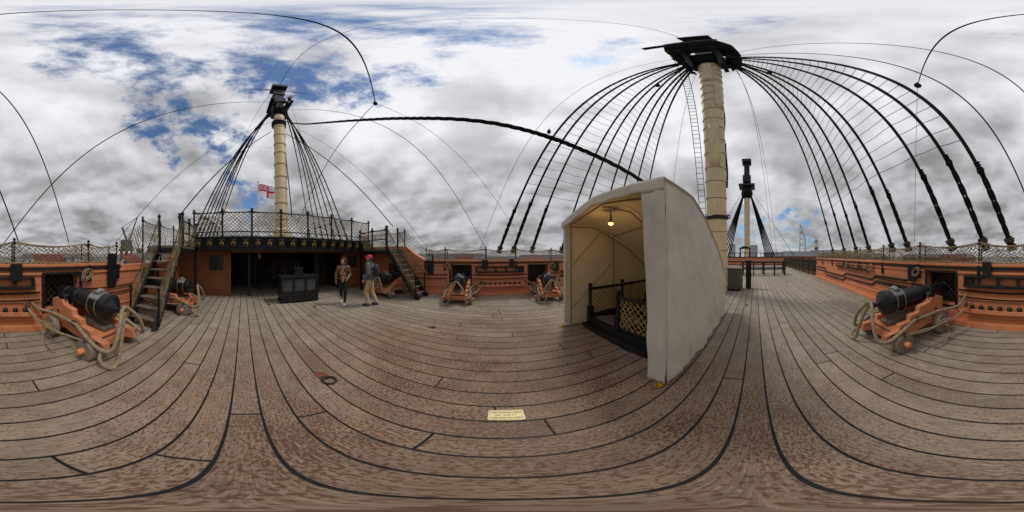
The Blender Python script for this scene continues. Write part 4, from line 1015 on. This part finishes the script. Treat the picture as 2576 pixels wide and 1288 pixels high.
# ------------------------------------------------------------ people
SKIN=M('skin',srgb(205,150,125),.5,.05,10,.05,60)
EYEW=M('eye_white',(.6,.58,.55),.3,.05,5,.02); IRIS=M('iris_dark',(.03,.02,.015),.2,.1,5,.02); LIPS=M('lips_pink',srgb(165,85,80),.5,.05,5,.02)
def remesh(o,v=.008,it=3):
    m=o.modifiers.new('r','REMESH'); m.mode='VOXEL'; m.voxel_size=v; m.use_smooth_shade=True
    s=o.modifiers.new('s','SMOOTH'); s.factor=.5; s.iterations=it
J_yaw={'w':-12,'m':-10}
def person(J,label,matsd,kind):
    t=thing('person',(0,0,0),label,'person')
    j={k:V(v) for k,v in J.items()}
    b=MB(); hd=j['head']; rot=Matrix.Rotation(R(J_yaw[kind]),3,'Z')
    hp=lambda x,y,z:hd+rot@V((x,y,z))
    b.ell(hp(0,.008,.015),(.076,.093,.10),18,14,rot); b.ell(hp(0,-.025,-.045),(.056,.062,.07),16,12,rot); b.ell(hp(0,-.055,-.088),(.026,.024,.022),10,8,rot)
    b.cap(hp(0,-.09,.01),hp(0,-.108,-.028),.010,.016); 
    b.ell(hp(0,-.088,-.062),(.026,.012,.012),10,6,rot)
    for s in(-1,1): b.ell(hp(s*.077,.008,-.01),(.012,.022,.034),8,8,rot); b.ell(hp(s*.036,-.078,-.015),(.02,.012,.016),8,6,rot); b.ell(hp(s*.03,-.085,.030),(.026,.010,.010),8,6,rot)
    b.cap(j['neck']+V((0,0,-.04)),hd+V((0,.01,-.07)),.056,.05)
    b.cap(j['chest'],j['waist'],.13,.115); b.cap(j['waist'],j['hip'],.11,.13)
    for s in 'LR':
        b.cap(j['sh'+s],j['el'+s],.05,.038); b.cap(j['el'+s],j['wr'+s],.038,.025)
        b.cap(j['chest']+V((0,0,.1)),j['sh'+s],.07,.052)
        b.cap(j['th'+s],j['kn'+s],.085,.055); b.cap(j['kn'+s],j['an'+s],.055,.036)
        b.cap(j['an'+s]+V((0,.02,-.03)),j['to'+s],.038,.03)
        w=j['wr'+s]; dr=(w-j['el'+s]).normalized(); sx=-1 if s=='R' else 1
        fw=V((0,-1,0)); pn=dr.cross(fw).normalized(); fw=pn.cross(dr).normalized()*1
        if fw.y>0: fw=-fw
        pal=w+dr*.05; b.cap(w,pal,.022,.026)
        for q in(-.024,-.008,.008,.024): b.cap(w+dr*.02+fw*q*.6,w+dr*.085+fw*q,.014,.012,8)
        inw=V((-sx,0,0))
        for q,l in((.026,.068),(.009,.078),(-.009,.072),(-.026,.055)):
            a0=w+dr*.088+fw*q; a1=a0+dr*l*.5+inw*.008+fw*q*.1; a2=a1+dr*l*.35+inw*.022
            b.cap(a0,a1,.0095,.0085,8); b.cap(a1,a2,.0085,.007,8)
        a0=w+dr*.03+fw*.02; a1=a0+dr*.035+fw*.03; a2=a1+dr*.03+fw*.008+inw*.01
        b.cap(a0,a1,.012,.011,8); b.cap(a1,a2,.0105,.009,8)
    o=b.obj('body',SKIN,t); remesh(o,.0055,2)
    for s in(-1,1):
        e=MB(); e.ell(hp(s*.034,-.086,.006),(.014,.008,.009),10,8,rot); eo=e.obj('eye',EYEW,t)
        e=MB(); e.ell(hp(s*.034,-.093,.006),(.006,.003,.007),8,6,rot); e.obj('iris',IRIS,eo)
    e=MB(); e.ell(hp(0,-.099,-.062),(.022,.005,.007),10,6,rot); e.obj('lips',LIPS,t)
    k=MB(); 
    jt=matsd['jr']
    k.ell(j['chest']+V((0,.0,.02)),(.175+jt,.115+jt,.16),18,12); k.ell(j['waist'],(.145+jt,.105+jt,.16),18,12); k.ell(j['hem'],(.168+jt,.125+jt,.10),18,12)
    k.cap(j['chest']+V((0,.01,.15)),j['neck']+V((0,0,-.01)),.075,.07)
    for s in 'LR':
        k.cap(j['chest']+V((0,0,.12)),j['sh'+s],.078,.072+jt*.5); k.cap(j['sh'+s],j['el'+s],.066+jt,.054+jt*.8); wv=j['wr'+s]-(j['wr'+s]-j['el'+s]).normalized()*.01
        k.cap(j['el'+s],wv,.054+jt*.8,.040+jt*.4)
    for s in 'LR':
        ec=j['el'+s]; k.torus(ec,.05+jt,.014,(j['wr'+s]-j['sh'+s]),12,5)
    k.torus(j['waist'],.135+jt,.012,(0,0,1),20,5,.78)
    o=k.obj('jacket',matsd['jacket'],t); remesh(o,.009,3)
    k=MB(); tr=matsd['tr']
    k.ell(j['hip']+V((0,0,-.0)),(.165,.125,.13),18,12)
    for s in 'LR':
        k.cap(j['th'+s]+V((0,0,-.02)),j['kn'+s],.095+tr,.062+tr); k.cap(j['kn'+s],j['an'+s]+V((0,0,.03)),.062+tr,.044+tr*1.2)
        if tr>.005: k.torus(j['an'+s]+V((0,0,.07)),.05+tr,.012,(0,0,1),12,5); k.torus(j['kn'+s]+V((0,0,-.04)),.064+tr,.012,(0,.3,1),12,5)
    o=k.obj('trousers',matsd['trousers'],t); remesh(o,.009,3)
    for s in 'LR':
        a=j['an'+s]; to=j['to'+s]; k=MB(); k.cap(a+V((0,.035,-.035)),to,.044,.036); k.cap(a+V((0,.02,-.02)),a+V((0,.0,.015)),.045,.045); k.ell((a+to)/2+V((0,0,-.005)),(.046,.10,.035),12,8)
        o=k.obj('shoe',matsd['shoe'],t); remesh(o,.008,2)
    return t,j,hp,rot
Jw=dict(head=(0,-.01,1.54),neck=(0,.0,1.43),chest=(0,.0,1.24),waist=(0,.01,1.06),hem=(0,.01,.95),hip=(0,.0,.90),
 shL=(.165,.0,1.34),elL=(.235,.05,1.10),wrL=(.17,-.13,.97),shR=(-.165,.0,1.34),elR=(-.25,.02,1.10),wrR=(-.24,-.08,.88),
 thL=(.085,0,.84),knL=(.085,-.12,.46),anL=(.07,-.17,.085),toL=(.075,-.32,.04),thR=(-.085,0,.84),knR=(-.085,.02,.47),anR=(-.08,.20,.11),toR=(-.085,.07,.04))
LEATH=M('brown_leather',srgb(118,92,72),.45,.25,8,.3,30)
tw,jw,hw_,rw=person(Jw,'woman in brown leather jacket and black trousers walking on deck',dict(jacket=LEATH,jr=.008,trousers=M('black_trousers',(.012,.012,.014),.7,.3,10,.2,60),tr=.0,shoe=M('white_shoe',(.65,.65,.65),.5,.1,10,.1)),'w')
k=MB(); rn=random.Random(2)
for i in range(46):
    a=rn.uniform(0,6.28); ph=rn.uniform(0,1.9)
    x=.088*math.sin(ph)*math.cos(a); y=.105*math.sin(ph)*math.sin(a)+.02; z=.115*math.cos(ph)+.02
    if y<-.055 and z<.065: continue
    k.ell(hw_(x,y,z),rn.uniform(.022,.036),8,6)
k.ell(hw_(0,.025,.03),(.085,.095,.10),12,10,rw)
for i in range(22):
    a=rn.uniform(-.2,math.pi+.2); k.ell(hw_(.095*math.cos(a),.02+.08*math.sin(a),-.05-rn.uniform(0,.10)),rn.uniform(.02,.034),8,6)
o=k.obj('hair',M('auburn_hair',srgb(100,52,34),.6,.4,40,.8,80),tw); remesh(o,.007,1)
k=MB(); k.tube(smooth_path([(.10,-.10,1.36),(.04,-.145,1.2),(-.08,-.15,1.05),(-.17,-.06,.92)],6),.010,6); k.ell((-.19,.02,.90),(.05,.10,.10),12,10); o=k.obj('shoulder_bag',BLACK,tw)
tw.location=(-4.72,3.32,0); tw.rotation_euler=(0,0,R(48))
Jm=dict(head=(0,-.02,1.66),neck=(0,.0,1.54),chest=(0,.01,1.34),waist=(0,.02,1.12),hem=(0,.02,.98),hip=(0,.0,.95),
 shL=(.195,.0,1.45),elL=(.27,.04,1.17),wrL=(.24,-.10,.96),shR=(-.195,.0,1.45),elR=(-.27,.06,1.18),wrR=(-.20,-.16,1.02),
 thL=(.095,0,.88),knL=(.11,-.10,.49),anL=(.11,-.04,.085),toL=(.13,-.20,.04),thR=(-.095,0,.88),knR=(-.10,.04,.49),anR=(-.11,.20,.085),toR=(-.13,.05,.04))
JK=M('grey_jacket',srgb(98,103,106),.75,.2,8,.3,30)
tm,jm,hm,rm_=person(Jm,'man in pink cap, grey jacket and khaki trousers wearing a backpack',dict(jacket=JK,jr=.022,trousers=M('khaki_cloth',srgb(190,166,134),.8,.15,6,.3,40),tr=.018,shoe=M('blue_shoe',srgb(45,75,110),.6,.2,10,.1)),'m')
k=MB(); k.ell(hm(0,.012,.062),(.084,.102,.068),18,12,rm_); k.cap(hm(-.03,-.085,.055),hm(-.02,-.16,.042),.020,.014);k.cap(hm(.03,-.085,.055),hm(.02,-.16,.042),.020,.014); k.ell(hm(0,-.12,.048),(.062,.065,.012),14,6,rm_); o=k.obj('cap',M('pink_cloth',srgb(232,62,112),.7,.1,8,.2,60),tm); remesh(o,.006,2)
k=MB(); k.ell(hm(0,.045,-.01),(.078,.065,.07),14,10,rm_); o=k.obj('hair',M('grey_hair',srgb(90,80,70),.7,.3,40,.6,80),tm)
k=MB(); 
for s in(-1,1): k.torus(hm(s*.034,-.10,.004),.022,.003,rm_@V((0,1,0)),14,4); k.tube([hm(s*.056,-.10,.008),hm(s*.08,0,.008)],.003,4)
k.obj('glasses',BLACK,tm)
k=MB(); k.ell((0,.235,1.27),(.15,.10,.22),16,12); k.ell((0,.30,1.18),(.11,.06,.12),14,10)
for s in(-1,1): k.tube(smooth_path([(s*.10,.16,1.46),(s*.115,.0,1.54),(s*.12,-.135,1.42),(s*.13,-.14,1.25),(s*.17,.05,1.12)],6),.018,6)
o=k.obj('backpack',M('dark_nylon',srgb(48,50,56),.7,.2,10,.2,40),tm); remesh(o,.010,3)
k=MB(); k.box((-.20,-.25,.98),(.02,.15,.2),Matrix.Rotation(.3,3,'X')); k.obj('leaflet',M('blue_leaflet',srgb(110,150,210),.4,.2,12,.05),tm)
tm.location=(-4.02,3.95,0); tm.rotation_euler=(0,0,R(296))
# ------------------------------------------------------------ world
w=bpy.data.worlds.new("World"); SC.world=w; w.use_nodes=True; nt=w.node_tree; L=nt.links
bg=nt.nodes['Background']; 
SUNAZ,SUNEL=25,58
sd3=sight(SUNAZ,1); 
sky=N(nt,'ShaderNodeTexSky'); sky.sky_type='NISHITA'; sky.sun_disc=False; sky.sun_elevation=R(SUNEL); sky.sun_rotation=math.atan2(sd3.x,sd3.y)
tc=N(nt,'ShaderNodeTexCoord'); nrm=N(nt,'ShaderNodeVectorMath',operation='NORMALIZE'); L.new(tc.outputs['Generated'],nrm.inputs[0]); D=nrm.outputs[0]
sx=N(nt,'ShaderNodeSeparateXYZ'); L.new(D,sx.inputs[0])
def mth(op,*a,clamp=False):
    n=N(nt,'ShaderNodeMath',operation=op); n.use_clamp=clamp
    for i,x in enumerate(a):
        if isinstance(x,(int,float)): n.inputs[i].default_value=x
        else: L.new(x,n.inputs[i])
    return n.outputs[0]
def mrg(x,a,b,c=0,d=1,sm=True):
    n=N(nt,'ShaderNodeMapRange'); 
    if sm:n.interpolation_type='SMOOTHSTEP'
    for i,q in enumerate((a,b,c,d)): n.inputs[i+1].default_value=q
    L.new(x,n.inputs[0]); return n.outputs[0]
zz=mth('MAXIMUM',sx.outputs[2],0.0); den=mth('ADD',zz,.30)
cx=mth('DIVIDE',sx.outputs[0],den); cy=mth('DIVIDE',sx.outputs[1],den)
cv=N(nt,'ShaderNodeCombineXYZ'); L.new(cx,cv.inputs[0]); L.new(cy,cv.inputs[1])
def nz(scale,det,rough,off=(0,0,0),dist=0.):
    a=N(nt,'ShaderNodeVectorMath',operation='ADD'); a.inputs[1].default_value=off; L.new(cv.outputs[0],a.inputs[0])
    n=N(nt,'ShaderNodeTexNoise'); n.inputs['Scale'].default_value=scale; n.inputs['Detail'].default_value=det; n.inputs['Roughness'].default_value=rough; n.inputs['Distortion'].default_value=dist
    L.new(a.outputs[0],n.inputs['Vector']); return n.outputs[0]
n1=nz(1.9,7,.50,(3,1,0)); n1b=nz(1.9,3,.50,(3+.09*sd3.x,1+.09*sd3.y,0)); n2=nz(.8,2,.5,(9,4,2))
relief=mth('MULTIPLY',mth('SUBTRACT',n1,n1b),1.4)
base=mrg(zz,.03,.97,.37,.74,sm=False)
horiz=mrg(zz,0,.13,1,0)
base=mth('ADD',base,mth('MULTIPLY',horiz,.12))
sh=mth('ADD',mrg(n1,.36,.62,.76,1.20),mth('MULTIPLY',mth('SUBTRACT',n2,.5),1.2))
sh=mth('ADD',sh,relief)
lum=mth('MULTIPLY',base,sh)
lum=mth('MINIMUM',lum,.92)
lum=mth('MAXIMUM',lum,.21)
tint=N(nt,'ShaderNodeMixRGB'); L.new(mrg(lum,.25,.8),tint.inputs[0]); tint.inputs[1].default_value=(.98,.985,1.02,1); tint.inputs[2].default_value=(.985,.985,1.03,1)
cl=N(nt,'ShaderNodeVectorMath',operation='SCALE'); L.new(tint.outputs[0],cl.inputs[0]); L.new(lum,cl.inputs['Scale'])
mask=None
for az,el,rad,wt in ((-116,80,11,.9),(-113.6,69,14,.95),(-116.5,57,15,1.0),(-107.5,47.5,14,1.0),(-96,57,9,.9),(-67.5,61.4,10,1.05),(-77,64,7,.8),(-25,80,8,.9),(-11,80,7,.8),(-15,66.5,7,.85),(-29,63,6,.8),(-94.7,21.5,8,.95),(83,8.5,9,.7),(101,9,9,.7),(89.7,84,5,.6),(31.7,72,5,.6),(-55.6,74.6,7,.85),(-120,36,7,.75),(-128,64,6,.6)):
    p=sight(az,math.cos(R(el)),math.sin(R(el)))
    dt=N(nt,'ShaderNodeVectorMath',operation='DOT_PRODUCT'); L.new(D,dt.inputs[0]); dt.inputs[1].default_value=p
    f=mrg(dt.outputs['Value'],math.cos(R(rad*1.6)),1,0,wt,sm=False)
    mask=f if mask is None else mth('MAXIMUM',mask,f)
blue=mrg(mth('ADD',mask,mth('MULTIPLY',mth('SUBTRACT',nz(4.2,8,.66,(5,5,5)),.5),5.0)),.50,1.35)
blue=mth('MULTIPLY',blue,mrg(mask,.0,.3))
skb=N(nt,'ShaderNodeVectorMath',operation='MULTIPLY'); L.new(sky.outputs[0],skb.inputs[0]); skb.inputs[1].default_value=(.065,.092,.115)
mx=N(nt,'ShaderNodeMixRGB'); L.new(mth('MULTIPLY',blue,.96),mx.inputs[0]); L.new(cl.outputs[0],mx.inputs[1]); L.new(skb.outputs[0],mx.inputs[2])
L.new(mx.outputs[0],bg.inputs['Color']); bg.inputs['Strength'].default_value=1.0
sl=bpy.data.lights.new('sun','SUN'); sl.energy=1.5; sl.angle=R(12); sl.color=(1,.95,.88)
so=bpy.data.objects.new('sun',sl); COL.objects.link(so)
dirn=-sight(SUNAZ,math.cos(R(SUNEL)),math.sin(R(SUNEL))); so.rotation_euler=dirn.to_track_quat('-Z','Y').to_euler()
# ------------------------------------------------------------ camera
cd=bpy.data.cameras.new('camera'); cam=bpy.data.objects.new('camera',cd); COL.objects.link(cam); SC.camera=cam
cd.type='PANO'; cd.panorama_type='EQUIRECTANGULAR'
cd.clip_start=.05; cd.clip_end=6000
cam.location=(0,0,CAMH); cam.rotation_euler=(R(90),0,R(85.53-90))
SC.view_settings.view_transform='Standard'; SC.view_settings.look='None'; SC.view_settings.exposure=0
